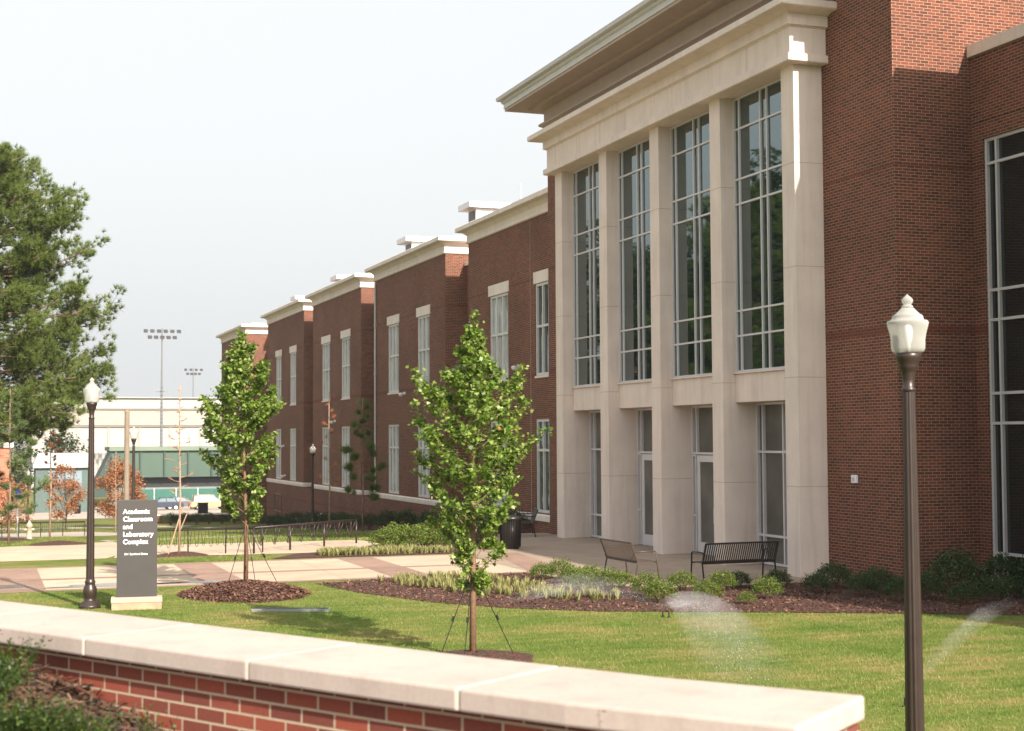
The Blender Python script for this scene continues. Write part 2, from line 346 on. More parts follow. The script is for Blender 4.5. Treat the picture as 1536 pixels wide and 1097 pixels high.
def inpoly(P, x, y):
    c = np.zeros(len(x), bool); n = len(P)
    for i in range(n):
        x0, y0 = P[i]; x1, y1 = P[(i+1) % n]
        if y0 == y1: continue
        k = ((y0 > y) != (y1 > y)) & (x < (x1-x0)*(y-y0)/(y1-y0)+x0); c ^= k
    return c
def scatter(P, n, excl=()):
    P_ = np.array(P); lo, hi = P_.min(0), P_.max(0); x = rng.uniform(lo[0], hi[0], n); y = rng.uniform(lo[1], hi[1], n)
    k = inpoly(P, x, y)
    for e in excl: k &= ~inpoly(e, x, y)
    return x[k], y[k]
def chips(name, x, y, z, s0, s1, mat, label, long=2.5, lift=.02):
    n = len(x); s = rng.uniform(s0, s1, n); a = rng.uniform(0, 6.28, n); ti = rng.normal(0, .35, n); wv = s/long
    d = np.stack([np.cos(a)*np.cos(ti), np.sin(a)*np.cos(ti), np.sin(ti)], 1); p = np.stack([-np.sin(a), np.cos(a), rng.normal(0, .3, n)], 1)
    c = np.stack([x, y, z+rng.uniform(0, lift, n)], 1)
    V = np.stack([c-d*s[:, None]-p*wv[:, None], c+d*s[:, None]-p*wv[:, None], c+d*s[:, None]+p*wv[:, None], c-d*s[:, None]+p*wv[:, None]], 1).reshape(-1, 3)
    return tag(mk_np(name, V, 4, mat), label, 'mulch', kind='stuff')
x, y = scatter(bedpoly, 26000); chips('mulch_chips', x, y, .02, .012, .035, CHIP, 'loose dark bark chips over the planting bed')
t_ = rng.uniform(0, 6.28, 5000); q_ = np.sqrt(rng.uniform(0, 1, 5000))
chips('mulch_chips', 5.15+1.35*q_*np.cos(t_), 30.6+1.75*q_*np.sin(t_), .26*(1-q_**1.7), .015, .04, CHIP, 'loose bark chips on the mound under the young tree by the walkway')
# grass blades on the lawn in view
lawnpoly = [(-4, 8), (1, 9.8), (3.5, 5.6), (12, 5.6), (22, 14), (22, 21), (17.6, 21.5), (13.8, 23.55), (10.7, 25), (9.3, 26.15), (8.3, 27.6), (7.4, 29.9), (6.9, 32.4), (-6, 32.7), (-6, 20)]
def blades(name, P, n, h0, h1, wd, mat, label, excl=(), z=None):
    x, y = scatter(P, n, excl); n = len(x); h = rng.uniform(h0, h1, n); a = rng.uniform(0, 6.28, n); ln = rng.normal(0, .45, (n, 2))*h[:, None]
    zz = np.array([g(v) for v in y]) if z is None else z(x, y)
    b = np.stack([x, y, zz], 1); d = np.stack([np.cos(a), np.sin(a), np.zeros(n)], 1)*wd
    tip = b+np.stack([ln[:, 0], ln[:, 1], h], 1)
    return tag(mk_np(name, np.stack([b-d, b+d, tip], 1).reshape(-1, 3), 3, mat), label, 'grass', kind='stuff')
mex = [blob(5.15, 30.6, 1.35, 1.75, 20, .02), blob(6.75, 20.3, 1, 1, 20, .02)]
blades('grass', lawnpoly, 420000, .02, .045, .005, BLADE, 'short sunlit lawn grass in front of the building', mex)
blades('grass', [(3.4, 39), (7.2, 39), (7.6, 40.5), (3.4, 40.5)], 9000, .03, .07, .01, BLADE, 'narrow strip of grass beside the walkway')
blades('grass', [(-6, 49.6), (4, 56), (4, 74), (-8, 74)], 22000, .03, .07, .015, BLADE, 'grass field beyond the side path at left')
blades('grass', [(11.4, 44), (14.6, 44), (17, 50), (17, 74), (4.6, 60), (4.6, 48), (11, 47)], 22000, .03, .08, .015, BLADE, 'shaded grass between bike racks and brick wings')
# liriope
def tufts(name, P, n, h, mat, label, per=16, spread=.06):
    x, y = scatter(P, n); n = len(x); x = np.repeat(x, per); y = np.repeat(y, per); m_ = len(x); a = rng.uniform(0, 6.28, m_)
    r = rng.uniform(.3, 1, m_); hh = h*rng.uniform(.6, 1.1, m_); z0 = np.array([g(v) for v in y])
    b = np.stack([x+np.cos(a)*.02, y+np.sin(a)*.02, z0], 1); o = np.stack([np.cos(a)*spread*r*1.6, np.sin(a)*spread*r*1.6, hh*(1-.25*r)], 1)
    p = np.stack([-np.sin(a), np.cos(a), 0*a], 1)*.008
    V = np.stack([b-p, b+p, b+o*.6+p+np.array([0, 0, .02]), b+o, b+o*.6-p+np.array([0, 0, .02])], 1).reshape(-1, 3)
    return tag(mk_np(name, V, 5, mat), label, 'plants', kind='stuff')
tufts('border_grass', [(8.2, 32.3), (9, 29.5), (9.7, 27.9), (10.9, 26.8), (12.2, 26.2), (11.6, 28.0), (11, 31.0), (10.6, 32.3)], 420, .25, LIRI, 'low pale yellow green border grass on the mulch behind the staked tree')
tufts('border_grass', [(8.6, 39.4), (12.4, 39.3), (12.6, 40.0), (11.2, 40.6), (8.9, 40.5)], 260, .24, LIRI, 'low pale border grass along the far edge of the walkway')

# ------------------------------------------------------------------ building
BLD = empty('academic_building', (18.25, 36, 0)); tag(BLD, 'long red brick academic building with cream pillared entrance and stepped wings', 'building')
def part(mb, name, mat, parent=None, **k):
    o = mb.build(name, mat, None, **k); p = parent or BLD
    # keep world placement under the root
    o.parent = p; o.matrix_parent_inverse = Matrix.Translation(-Vector(BLD.location)); 
    if p is not BLD: o.matrix_parent_inverse = Matrix.Identity(4)
    return o
class Plane:
    """facade plane: s runs along the wall, d goes into the wall"""
    def __init__(s, axis, c, sign): s.axis = axis; s.c = c; s.sign = sign
    def P(s, a, z, d=0): return (s.c+d*s.sign, a, z) if s.axis == 'x' else (a, s.c+d*s.sign, z)
    def box(s, mb, a0, a1, z0, z1, d0, d1):
        p, q = s.P(a0, z0, d0), s.P(a1, z1, d1); mb.box(p[0], q[0], p[1], q[1], p[2], q[2])
def facade(mb, pl, a0, a1, z0, z1, holes, dep):
    A = sorted({a0, a1, *[h[0] for h in holes], *[h[1] for h in holes]}); Z = sorted({z0, z1, *[h[2] for h in holes], *[h[3] for h in holes]})
    A = [a for a in A if a0 <= a <= a1]; Z = [z for z in Z if z0 <= z <= z1]
    for i in range(len(A)-1):
        for j in range(len(Z)-1):
            am, zm = (A[i]+A[i+1])/2, (Z[j]+Z[j+1])/2
            if any(h[0] < am < h[1] and h[2] < zm < h[3] for h in holes): continue
            mb.quad(pl.P(A[i], Z[j]), pl.P(A[i+1], Z[j]), pl.P(A[i+1], Z[j+1]), pl.P(A[i], Z[j+1]))
    for h0, h1, k0, k1 in holes:
        mb.quad(pl.P(h0, k0), pl.P(h0, k1), pl.P(h0, k1, dep), pl.P(h0, k0, dep)); mb.quad(pl.P(h1, k0), pl.P(h1, k1), pl.P(h1, k1, dep), pl.P(h1, k0, dep))
        mb.quad(pl.P(h0, k0), pl.P(h1, k0), pl.P(h1, k0, dep), pl.P(h0, k0, dep)); mb.quad(pl.P(h0, k1), pl.P(h1, k1), pl.P(h1, k1, dep), pl.P(h0, k1, dep))
def window(pl, a0, a1, z0, z1, vs, hs, d=.1, fwid=.07, bw=.05, mat=FRAME, gl=GLASS, prot=.07, name='window', kind_extra=None):
    mb = MB(); e = .003
    pl.box(mb, a0+e, a0+fwid, z0+e, z1-e, d-prot, d+.05); pl.box(mb, a1-fwid, a1-e, z0+e, z1-e, d-prot, d+.05)
    pl.box(mb, a0+fwid, a1-fwid, z0+e, z0+fwid, d-prot, d+.05); pl.box(mb, a0+fwid, a1-fwid, z1-fwid, z1-e, d-prot, d+.05)
    for v in vs: pl.box(mb, v-bw/2, v+bw/2, z0+fwid, z1-fwid, d-prot, d+.05)
    for h in hs: pl.box(mb, a0+fwid, a1-fwid, h-bw/2, h+bw/2, d-prot+.006, d+.04)
    o = part(mb, name, mat)
    g_ = MB(); pl.box(g_, a0+.02, a1-.02, z0+.02, z1-.02, d+.01, d+.03); part(g_, 'pane', gl, o)
    return o
FX = lambda x: Plane('x', x, 1)
# body block
PF = FX(18.25); body = MB()
facade(body, PF, 26.45, 46.79, -1.5, 14.0, [(29.5, 43.95, -.5, 11.9)], .3)
body.box(18.6, 34, 26.45, 46.79, -1.5, 13.99); 
body.quad((18.25, 26.45, -1.5), (18.6, 26.45, -1.5), (18.6, 26.45, 14), (18.25, 26.45, 14)); body.quad((18.25, 46.79, -1.5), (18.6, 46.79, -1.5), (18.6, 46.79, 14), (18.25, 46.79, 14))
part(body, 'wall', BR)
eav = MB(); path = [(34, 26.45), (18.25, 26.45), (18.25, 46.79), (34, 46.79)]
eav.molding(path, [(-.3, 13.87), (.1, 13.87), (.16, 13.92), (.24, 13.96), (.24, 14.03), (.09, 14.06), (.09, 14.48), (.3, 14.48), (.5, 14.5), (.5, 14.6), (1.15, 14.62), (1.15, 14.7), (-.3, 14.7)])
part(eav, 'eaves', SOFF)
gu = MB(); gu.molding(path, [(.2, 14.705), (1.18, 14.705), (1.18, 14.86), (1.24, 14.9), (1.26, 14.97), (.2, 14.97)])
gu.molding(path, [(.2, 14.975), (1.3, 14.975), (1.38, 15.0), (1.4, 15.11), (.2, 15.11)]); part(gu, 'gutter', GUTTER)
rf = MB(); rf.add([(17.0, 25.2, 15.12), (17.0, 48.0, 15.12), (34, 48.0, 15.12), (34, 25.2, 15.12), (25.5, 33, 17.5), (25.5, 40, 17.5), (34, 40, 17.5), (34, 33, 17.5)], [(0, 1, 5, 4), (1, 2, 6, 5), (0, 4, 7, 3), (4, 5, 6, 7)]); part(rf, 'roof', GUTTER)
# portico
PY = [29.25, 32.85, 36.45, 40.05, 43.65]
for i, y0 in enumerate(PY):
    mb = MB(); mb.box(17.5, 18.6 if i in (0, 4) else 18.7, y0, y0+.57, -.3, 11.8)
    for z in (1.98, 4.1, 6.9, 9.4): pass
    o = part(mb, 'pillar', STONE, bevel=.012)
    for z in (2.05, 4.55, 7.1, 9.5): jb = MB(); jb.box(17.498, 18.55, y0-.0025, y0+.5725, z, z+.011); part(jb, 'joint', JOINT, o)
for i in range(4):
    a0, a1 = PY[i]+.57, PY[i+1]
    mb = MB(); mb.box(17.86, 18.6, a0+.002, a1-.002, 4.06, 4.77); mb.box(17.80, 18.0, a0+.003, a1-.003, 4.772, 4.81)
    part(mb, 'spandrel', STONE, bevel=.008)
    c = (a0+a1)/2
    window(FX(17.86), a0+.003, a1-.003, 4.815, 11.775, [c-1.23, c-.16, c+.16, c+1.23], [10.97, 9.69, 9.06, 6.36, 5.73], d=.06, fwid=.05, bw=.046, prot=.04)
    P5 = FX(18.42)
    if i in (0, 3):
        window(P5, a0+.003, a1-.003, .02, 4.055, [c-1.2, c-.2, c+.2, c+1.2], [2.82, .74], d=.08, fwid=.06, gl=GLASSL, bw=.055)
    else:
        o = window(P5, a0+.003, a1-.003, 2.72, 4.055, [c-1.23, c+1.23], [], d=.08, fwid=.06, gl=GLASSL, bw=.055)
        for s in (-1, 1):
            lo, hi = sorted((c+s*1.26, c+s*1.5)); window(P5, lo, hi, .02, 2.715, [], [1.05], d=.08, fwid=.05, gl=GLASSL, bw=.05)
            lo, hi = sorted((c+s*.02, c+s*1.23)); db = MB()
            for (b0, b1, k0, k1) in ((lo, lo+.16, .02, 2.7), (hi-.16, hi, .02, 2.7), (lo+.16, hi-.16, .02, .34), (lo+.16, hi-.16, 2.52, 2.7)): P5.box(db, b0, b1, k0, k1, .03, .1)
            d_ = part(db, 'door', METALW if False else FRAME); gb = MB(); P5.box(gb, lo+.16, hi-.16, .34, 2.52, .055, .075); part(gb, 'pane', GLASSL, d_)
            hb = MB(); hy = c+s*.12; hb.tube([(18.37, hy, .9), (18.37, hy, 1.3)], .014, 8); hb.tube([(18.37, hy, .95), (18.45, hy, .95)], .01, 6); hb.tube([(18.37, hy, 1.25), (18.45, hy, 1.25)], .01, 6); part(hb, 'handle', METALW, d_)
ent = MB(); pth = [(18.45, 29.2), (17.45, 29.2), (17.45, 44.27), (18.45, 44.27)]
ent.box(17.46, 18.45, 29.21, 44.26, 11.79, 13.0)
part(ent, 'entablature', STONE)
e2 = MB(); e2.molding(pth, [(-.2, 11.78), (.22, 11.78), (.25, 11.8), (.25, 11.96), (.15, 12.0), (.15, 12.59), (.2, 12.62), (.25, 12.63), (.25, 12.88), (.33, 12.9), (.45, 12.93), (.62, 12.94), (.65, 12.96), (.65, 13.09), (.6, 13.13), (-.2, 13.16)])
part(e2, 'entablature_molding', STONE)
for yy in np.arange(31.05, 44, 1.8):
    jb = MB(); jb.box(17.298, 17.34, yy, yy+.007, 12.005, 12.585); part(jb, 'joint', JOINT)
# right window connector and wing 0
def wing(y0, y1, X, zt, wins, xr=19.95, base=-4, cornice=True, z0=None, both=True):
    mb = MB(); holes = []
    for (a, b) in wins: holes += [(a, b, 5.45, 8.82), (a, b, .5, 3.88)]
    bas = []
    facade(mb, FX(X), y0, y1, base, zt-.2, holes, .16)
    mb.quad((X, y0, base), (xr+2.5, y0, base), (xr+2.5, y0, zt-.2), (X, y0, zt-.2)); mb.quad((X, y1, base), (xr+2.5, y1, base), (xr+2.5, y1, zt-.2), (X, y1, zt-.2))
    mb.box(X+.3, 34, y0+.01, y1-.01, base, zt-.21)
    wl = part(mb, 'wall', BR)
    pth = [(34, y0), (X, y0), (X, y1), (34, y1)]
    if cornice:
        c = MB(); c.molding(pth, [(-.2, 11.28), (.05, 11.28), (.08, 11.31), (.08, 11.36), (.06, 11.38), (.06, 11.62), (.12, 11.68), (.2, 11.75), (.38, 11.78), (.45, 11.8), (.45, 11.96), (.4, 12.0), (-.2, 12.02)]); part(c, 'cornice', TRIM)
        c = MB(); c.molding([(34, y0+.5), (X+.5, y0+.5), (X+.5, y1-.5), (34, y1-.5)], [(-.3, 12.0), (.0, 12.0), (.02, 12.16), (-.3, 12.18)]); part(c, 'parapet_cap', TRIM)
    for (a, b) in wins:
        w3 = (b-a)/3; P = FX(X)
        window(P, a, b, 5.45, 8.82, [a+w3, b-w3] if b-a > 1.5 else [(a+b)/2], [7.25], d=.1, fwid=.1, bw=.085, mat=WFRAME, gl=GLASSW if b-a > 1.5 else GLASS, prot=.07)
        window(P, a, b, .5, 3.88, [a+w3, b-w3] if b-a > 1.5 else [(a+b)/2], [2.75], d=.1, fwid=.1, bw=.085, mat=WFRAME, gl=GLASSW if b-a > 1.5 else GLASS, prot=.07)
        lb = MB(); P.box(lb, a-.13, b+.13, 8.825, 9.25, -.025, .12); part(lb, 'lintel', TRIM)
        sb = MB(); P.box(sb, a-.02, b+.02, 5.37, 5.445, -.03, .1); part(sb, 'sill', TRIM)
    return wl
W = [(46.85, 57.86, [(48.72, 50.05), (53.0, 55.15)]), (61.1, 73.3, [(63.55, 65.5), (68.75, 70.75)]), (76.3, 88.4, [(78.8, 80.85), (83.7, 85.85)]),
     (91.1, 103.5, [(93.5, 95.5), (98.45, 100.4)]), (112.6, 124.8, [(114.9, 116.9), (119.6, 121.6)])]
for y0, y1, wi in W: wing(y0, y1, 19.0, 12.0, wi)
bl = MB()
bl.molding([(19.9, 61.1), (19.0, 61.1), (19.0, 73.3), (19.9, 73.3)], [(-.1, .2), (.05, .2), (.06, .25), (.06, .4), (0, .45), (-.1, .45)])
for a, b in ((46.86, 57.86), (76.3, 88.4), (91.1, 103.5), (112.6, 124.8)):
    b2 = MB(); b2.molding([(19.9, a), (19.0, a), (19.0, b), (19.9, b)], [(-.1, .2), (.05, .2), (.06, .25), (.06, .4), (0, .45), (-.1, .45)]); part(b2, 'belt_course', TRIM)
for a, b in ((57.95, 61.0), (73.38, 76.2), (88.48, 91.0)): b2 = MB(); b2.box(19.91, 19.99, a, b, .2, .45); part(b2, 'belt_course', TRIM)
part(bl, 'belt_course', TRIM)
bs = MB(); bs.box(18.97, 19.2, 61.1, 103.5, -5, .19); part(bs, 'basement_wall', BR)
for (a, b) in ((57.8, 61.15), (73.25, 76.35), (88.35, 91.15), (103.4, 112.65)):
    mb = MB(); X = 19.95 if b-a < 5 else 21
    hole = [(a+.6, b-.6, 5.45, 8.9), (a+.6, b-.6, .5, 3.88)]
    facade(mb, FX(X), a, b, -5, 10.75, hole, .16); mb.box(X+.3, 30, a, b, -5, 10.7); part(mb, 'connector_wall', BR)
    c = MB(); c.box(X-.08, X+.4, a+.02, b-.02, 10.755, 10.92); part(c, 'coping', TRIM)
    for h in hole: window(FX(X), *h, [(h[0]+h[1])/2], [h[2]+1.8, h[2]+.7], d=.1, fwid=.09, bw=.07, mat=WFRAME, gl=GLASS)
for (y0, y1, z0, z1) in ((98.1, 100.7, -1.7, -.5), (73.5, 74.4, -.95, -.15)):
    if y0 > 90:
        window(FX(18.97), y0, y1, z0, z1, [(y0+y1)/2], [], d=.0, fwid=.06, gl=GLASS, mat=BRONZED, prot=.03)
    else: window(FX(19.95), y0+.1, y1+.6, z0, z1, [], [], d=0, fwid=.06, gl=GLASS, mat=BRONZED, prot=.03)
# right connector
mb = MB(); PR = FX(20.25); facade(mb, PR, 23.2, 26.45, -1, 11.45, [(23.75, 26.08, .25, 9.6)], .2); mb.box(20.6, 34, 23.21, 26.44, -1, 11.4); part(mb, 'connector_wall', BR)
c = MB(); c.box(20.17, 20.6, 23.28, 26.44, 11.455, 11.72); part(c, 'coping', STONE)
lc = MB(); lc.box(20.235, 20.3, 23.6, 26.44, 9.98, 10.05); part(lc, 'brick_ledge', BR)
window(PR, 23.75, 26.08, .25, 9.6, [25.72, 24.75], [9.05, 6.31, 5.67, 4.1, 3.46, .7], d=.12, fwid=.07, bw=.06, gl=GLASSR, prot=.06)
bb = MB(); bb.box(20.15, 20.5, 23.76, 26.0, .05, .24); part(bb, 'window_plinth', STONE)
# wing nearest the camera, just outside the frame
mb = MB(); X = 19.09; holes = [(a, b, z0, z1) for a, b in ((9.6, 11.6), (14.5, 16.5), (19.4, 21.4)) for z0, z1 in ((5.45, 8.82), (.9, 3.88))]
facade(mb, FX(X), 7.7, 23.2, -1, 12.8, holes, .16); mb.quad((X, 7.7, -1), (34, 7.7, -1), (34, 7.7, 12.8), (X, 7.7, 12.8)); mb.quad((X, 23.2, -1), (34, 23.2, -1), (34, 23.2, 12.8), (X, 23.2, 12.8))
mb.box(X+.3, 33.9, 7.71, 23.19, -1, 12.79); part(mb, 'wall', BR)
for h in holes: window(FX(X), *h, [h[0]+.67, h[1]-.67], [h[2]+1.8], d=.1, fwid=.1, bw=.085, mat=WFRAME, gl=GLASSW)
for h in holes:
    if h[2] > 5: lb = MB(); FX(X).box(lb, h[0]-.13, h[1]+.13, 8.825, 9.25, -.025, .12); part(lb, 'lintel', TRIM)
c = MB(); c.molding([(34, 7.7), (X, 7.7), (X, 23.2), (34, 23.2)], [(-.35, 12.8), (.05, 12.8), (.05, 13.02), (-.35, 13.04)]); part(c, 'coping', TRIM)
# rooftop monitors, antenna, downspout
for (y0, y1, zt) in ((65.8, 67.0, 14.15), (76.9, 78.2, 13.95), (93.5, 94.8, 13.6), (107, 108.2, 13.5)):
    mb = MB(); mb.box(22, 24.6, y0, y1, 11.9, zt); o = part(mb, 'roof_monitor', METALW)
    lv = MB(); lv.box(21.96, 21.995, y0+.2, y1-.2, 12.3, zt-.1); part(lv, 'louver', BRONZED, o)
    cp = MB(); cp.box(21.6, 25, y0-.25, y1+.35, zt+.002, zt+.27); part(cp, 'monitor_cap', METALW, o)
mb = MB(); mb.tube([(24, 65.1, 12), (24, 65.1, 15.3)], .05, 6); part(mb, 'roof_mast', GUTTER)
mb = MB(); mb.tube([(18.93, 73.05, .5), (18.93, 73.05, 11.2)], .05, 8)
for z in (1.5, 4, 6.5, 9): mb.box(18.87, 19.0, 72.98, 73.12, z, z+.05)
part(mb, 'downspout', GUTTER)
mb = MB(); mb.box(18.985, 18.996, 50.5, 50.53, -1, 11.2); part(mb, 'movement_joint', JOINT)
def dome(p, r=.12):
    mb = MB(); mb.box(p[0]-.1, p[0], p[1]-.06, p[1]+.06, p[2]-.03, p[2]+.1); o = part(mb, 'wall_light', METALW)
    q = MB(); q.lathe([(.03, .06), (r*.9, .04), (r, 0), (r*.8, -r*.7), (r*.3, -r)], (p[0]-.1-r, p[1], p[2]), 14); part(q, 'light_dome', METALW, o)
for p in ((19, 51.7, 5.85), (19, 67.6, 5.32), (19, 82.3, 4.16), (19, 97.5, 2.7), (19, 97.0, .75), (18.97, 85.6, -1.3)): dome(p)
mb = MB(); mb.box(18.19, 18.25, 28.0, 28.2, 2.16, 2.34); o = part(mb, 'outlet_box', METALW, bevel=.01)
q = MB(); q.box(18.18, 18.189, 28.06, 28.14, 2.2, 2.29); part(q, 'outlet_cover', GUTTER, o)

# ------------------------------------------------------------------ retaining wall and terrace
fr = [(-5.2, 17.6), (-3.6, 14.6), (-2.2, 12.15), (-1.05, 10.15), (.10, 8.25), (.55, 7.5), (1.02, 6.72), (1.52, 5.90), (2.05, 5.08), (2.60, 4.38)]
def resample(P, step):
    out = [Vector(P[0])]
    D = [0]
    for a, b in zip(P, P[1:]): D.append(D[-1]+(Vector(b)-Vector(a)).length)
    n = int(D[-1]/step); pts = []
    for i in range(n+1):
        s = D[-1]*i/n; k = max(j for j in range(len(D)) if D[j] <= s+1e-9); k = min(k, len(P)-2); f = (s-D[k])/(D[k+1]-D[k])
        pts.append((Vector(P[k]).lerp(Vector(P[k+1]), f), s))
    return pts
RS = resample(fr, .1); n = len(RS)
def nrm(i):
    d = (RS[min(i+1, n-1)][0]-RS[max(i-1, 0)][0]).normalized(); return Vector((-d.y, d.x))  # points to the far side (lawn)
RW = empty('retaining_wall', (2.6, 4.38, 0)); tag(RW, 'low curved red brick wall with thick pale stone coping in the foreground', 'wall')
def wpart(name, V, F, mat, uvs=None, bevel=0, smooth=False):
    o = mk(name, V, F, mat, None, smooth, bevel, uvs); o.parent = RW; o.matrix_parent_inverse = Matrix.Translation(-Vector(RW.location)); return o
ins, th = .075, .70
V = []; F = []; UV = []
for i in range(n):
    p, s = RS[i]; q = nrm(i)
    for o_ in (ins, th-ins):
        for z in (-.2, 2.128): V.append((p.x+q.x*o_, p.y+q.y*o_, z))
for i in range(n-1):
    a = i*4; b = a+4; s0, s1 = RS[i][1], RS[i+1][1]
    F.append((a, b, b+1, a+1)); UV += [(s0, -.2), (s1, -.2), (s1, 2.128), (s0, 2.128)]
    F.append((a+2, a+3, b+3, b+2)); UV += [(s0, -.2), (s0, 2.128), (s1, 2.128), (s1, -.2)]
a = (n-1)*4; F.append((a, a+2, a+3, a+1)); UV += [(0, -.2), (.55, -.2), (.55, 2.128), (0, 2.128)]
wpart('wall_body', V, F, BRW, UV)
total = RS[-1][1]; seglen = 1.22; k0 = n-1; edges = []
s = total
while s > 0: edges.append(s); s -= seglen if s < total else 1.42
edges.append(0); edges = edges[::-1]
for a, b in zip(edges, edges[1:]):
    idx = [i for i in range(n) if a-1e-6 <= RS[i][1] <= b+1e-6]
    if len(idx) < 2: continue
    V = []; F = []; m = len(idx)
    for j, i in enumerate(idx):
        p, s = RS[i]; q = nrm(i); d = Vector((q.y, -q.x)); sh = .004 if j == 0 else -.004 if j == m-1 else 0
        if j == m-1 and i == n-1: sh = 0.0
        if j == 0 and a > 0: sh = -(RS[i][1]-a)+.004
        if j == m-1 and b < total: sh = (b-RS[i][1])-.004
        for o_, z in ((0, 2.13), (th, 2.13), (th, 2.222), (0, 2.222)): V.append((p.x+q.x*o_+d.x*sh, p.y+q.y*o_+d.y*sh, z))
    for j in range(m-1):
        A = j*4
        for k in range(4): F.append((A+k, A+(k+1) % 4, A+4+(k+1) % 4, A+4+k))
    F.append((3, 2, 1, 0)); A = (m-1)*4; F.append((A, A+1, A+2, A+3))
    o = wpart('coping_stone', V, F, COPE, bevel=.012)
    bm = bmesh.new(); bm.from_mesh(o.data); bmesh.ops.recalc_face_normals(bm, faces=bm.faces); bm.to_mesh(o.data); bm.free()
V = []; F = []
for i in range(n):
    p, s = RS[i]; q = nrm(i); d = Vector((q.y, -q.x)); sh = -.03 if i == n-1 else 0
    for o_, z in ((.006, 2.136), (th-.006, 2.136), (th-.006, 2.216), (.006, 2.216)): V.append((p.x+q.x*o_+d.x*sh, p.y+q.y*o_+d.y*sh, z))
for j in range(n-1):
    A = j*4
    for k in range(4): F.append((A+k, A+(k+1) % 4, A+4+(k+1) % 4, A+4+k))
A = (n-1)*4; F.append((A, A+1, A+2, A+3)); wpart('coping_joint', V, F, JOINTL)
# raised ground on the camera side
def tz(x, y): return 1.5+min(max((y-5.6)*.215, 0), .52)+.02*math.sin(3*x+2*y)
V = []; F = []; K = 26
for i in range(n):
    p, s = RS[i]; q = nrm(i)
    for k in range(K+1):
        u = (k/K)**1.6*16; x, y = p.x+q.x*(.09-u)*1, p.y+q.y*(.09-u)*1
        V.append((x, y, tz(p.x, p.y)-.0+.015*math.sin(9*x)*math.cos(8*y) if u < 14 else 0.0))
for i in range(n-1):
    for k in range(K): F.append((i*(K+1)+k, (i+1)*(K+1)+k, (i+1)*(K+1)+k+1, i*(K+1)+k+1))
p, s = RS[n-1]; q = nrm(n-1); d = Vector((q.y, -q.x)); b0 = (n-1)*(K+1); c0 = len(V)
for k in range(K+1):
    x, y, z = V[b0+k]; V.append((x+d.x*3.2, y+d.y*3.2, -.02))
for k in range(K): F.append((b0+k, c0+k, c0+k+1, b0+k+1))
tag(mk('terrace_ground', V, F, MULCHN, smooth=True), kind='structure')
# straw and weeds against the wall (camera side)
nn = 16000; si = rng.integers(int(n*.45), n, nn); u = rng.uniform(.0, 1.6, nn)
xs = np.array([RS[i][0].x-nrm(i).x*(uu-.08) for i, uu in zip(si, u)]); ys = np.array([RS[i][0].y-nrm(i).y*(uu-.08) for i, uu in zip(si, u)])
zs = np.array([tz(RS[i][0].x, RS[i][0].y) for i in si])
chips('straw', xs, ys, zs+.0, .02, .07, NCHIP, 'brown pine straw piled against the foreground wall', 9, .06)
WEED = leafmat('weed_leaf', [(.015, .035, .008), (.028, .06, .010), (.05, .085, .014), (.10, .13, .02)], .3)
YEL = plain('yellow_petal', (.75, .55, .02), .6)
def weed(x, y, z, h, rad, nst, label, seedy=False, mat=WEED, ls=.016):
    root = empty('weed_plant', (x, y, z)); st = MB(); L = []
    for i in range(nst):
        a = random.uniform(0, 6.28); r = rad*random.uniform(.1, 1); hh = h*random.uniform(.6, 1.05)
        p0 = Vector((r*.3*math.cos(a), r*.3*math.sin(a), 0)); p2 = Vector((r*math.cos(a), r*math.sin(a), hh)); p1 = (p0+p2)/2+Vector((0, 0, hh*.1))
        st.tube([p0, p1, p2], [.003, .002, .001], 4)
        for k in range(int(hh/.012)):
            f = random.uniform(.15, 1); c = p0.lerp(p2, f); L.append((c, ls*random.uniform(.6, 1.3)))
    st.build('stems', mat, root)
    C = np.array([list(c) for c, _ in L]); s = np.array([q for _, q in L]); leaves_mesh('leaves', C, s, mat, root, 'oval', spread=.02)
    tag(root, label, 'weed', group='weeds by the foreground wall'); return root
LEAFT = {'oval': [(0, 0), (.35, .3), (.75, .28), (1, 0), (.75, -.28), (.35, -.3)],
         'lobed': [(0, 0), (.12, .28), (.05, .62), (.42, .38), (.62, .62), (.70, .25), (1.05, 0), (.70, -.25), (.62, -.62), (.42, -.38), (.05, -.62), (.12, -.28)]}
def leaves_mesh(name, C, s, mat, parent, shape, spread=.03, droop=.0, loc=None):
    """many leaf polygons: C centres (N,3), s sizes"""
    n = len(C); T = np.array(LEAFT[shape]); k = len(T)
    a = rng.uniform(0, 6.28, n); e = rng.normal(-droop, .5, n); ro = rng.normal(0, .7, n)
    d = np.stack([np.cos(a)*np.cos(e), np.sin(a)*np.cos(e), np.sin(e)], 1)
    side = np.stack([-np.sin(a), np.cos(a), np.zeros(n)], 1); nn_ = np.cross(d, side)
    p = side*np.cos(ro)[:, None]+nn_*np.sin(ro)[:, None]; nrm_ = np.cross(d, p)
    base = C+rng.normal(0, spread, (n, 3))
    V = base[:, None, :]+(d[:, None, :]*T[None, :, :1]+p[:, None, :]*T[None, :, 1:2])*s[:, None, None]
    V = V+nrm_[:, None, :]*(np.abs(T[None, :, 1:2])*.25)*s[:, None, None]
    return mk_np(name, V.reshape(-1, 3), k, mat, parent)
wl_ = ['tall leafy weed in the bottom left corner, nearest the frame edge', 'dense dark green weed low at the bottom left', 'weed with small yellow flowers left of the brick wall', 'sparse weed in the straw at bottom left', 'leafy weed at the foot of the wall under the second coping joint', 'small weed in front of the brick face']
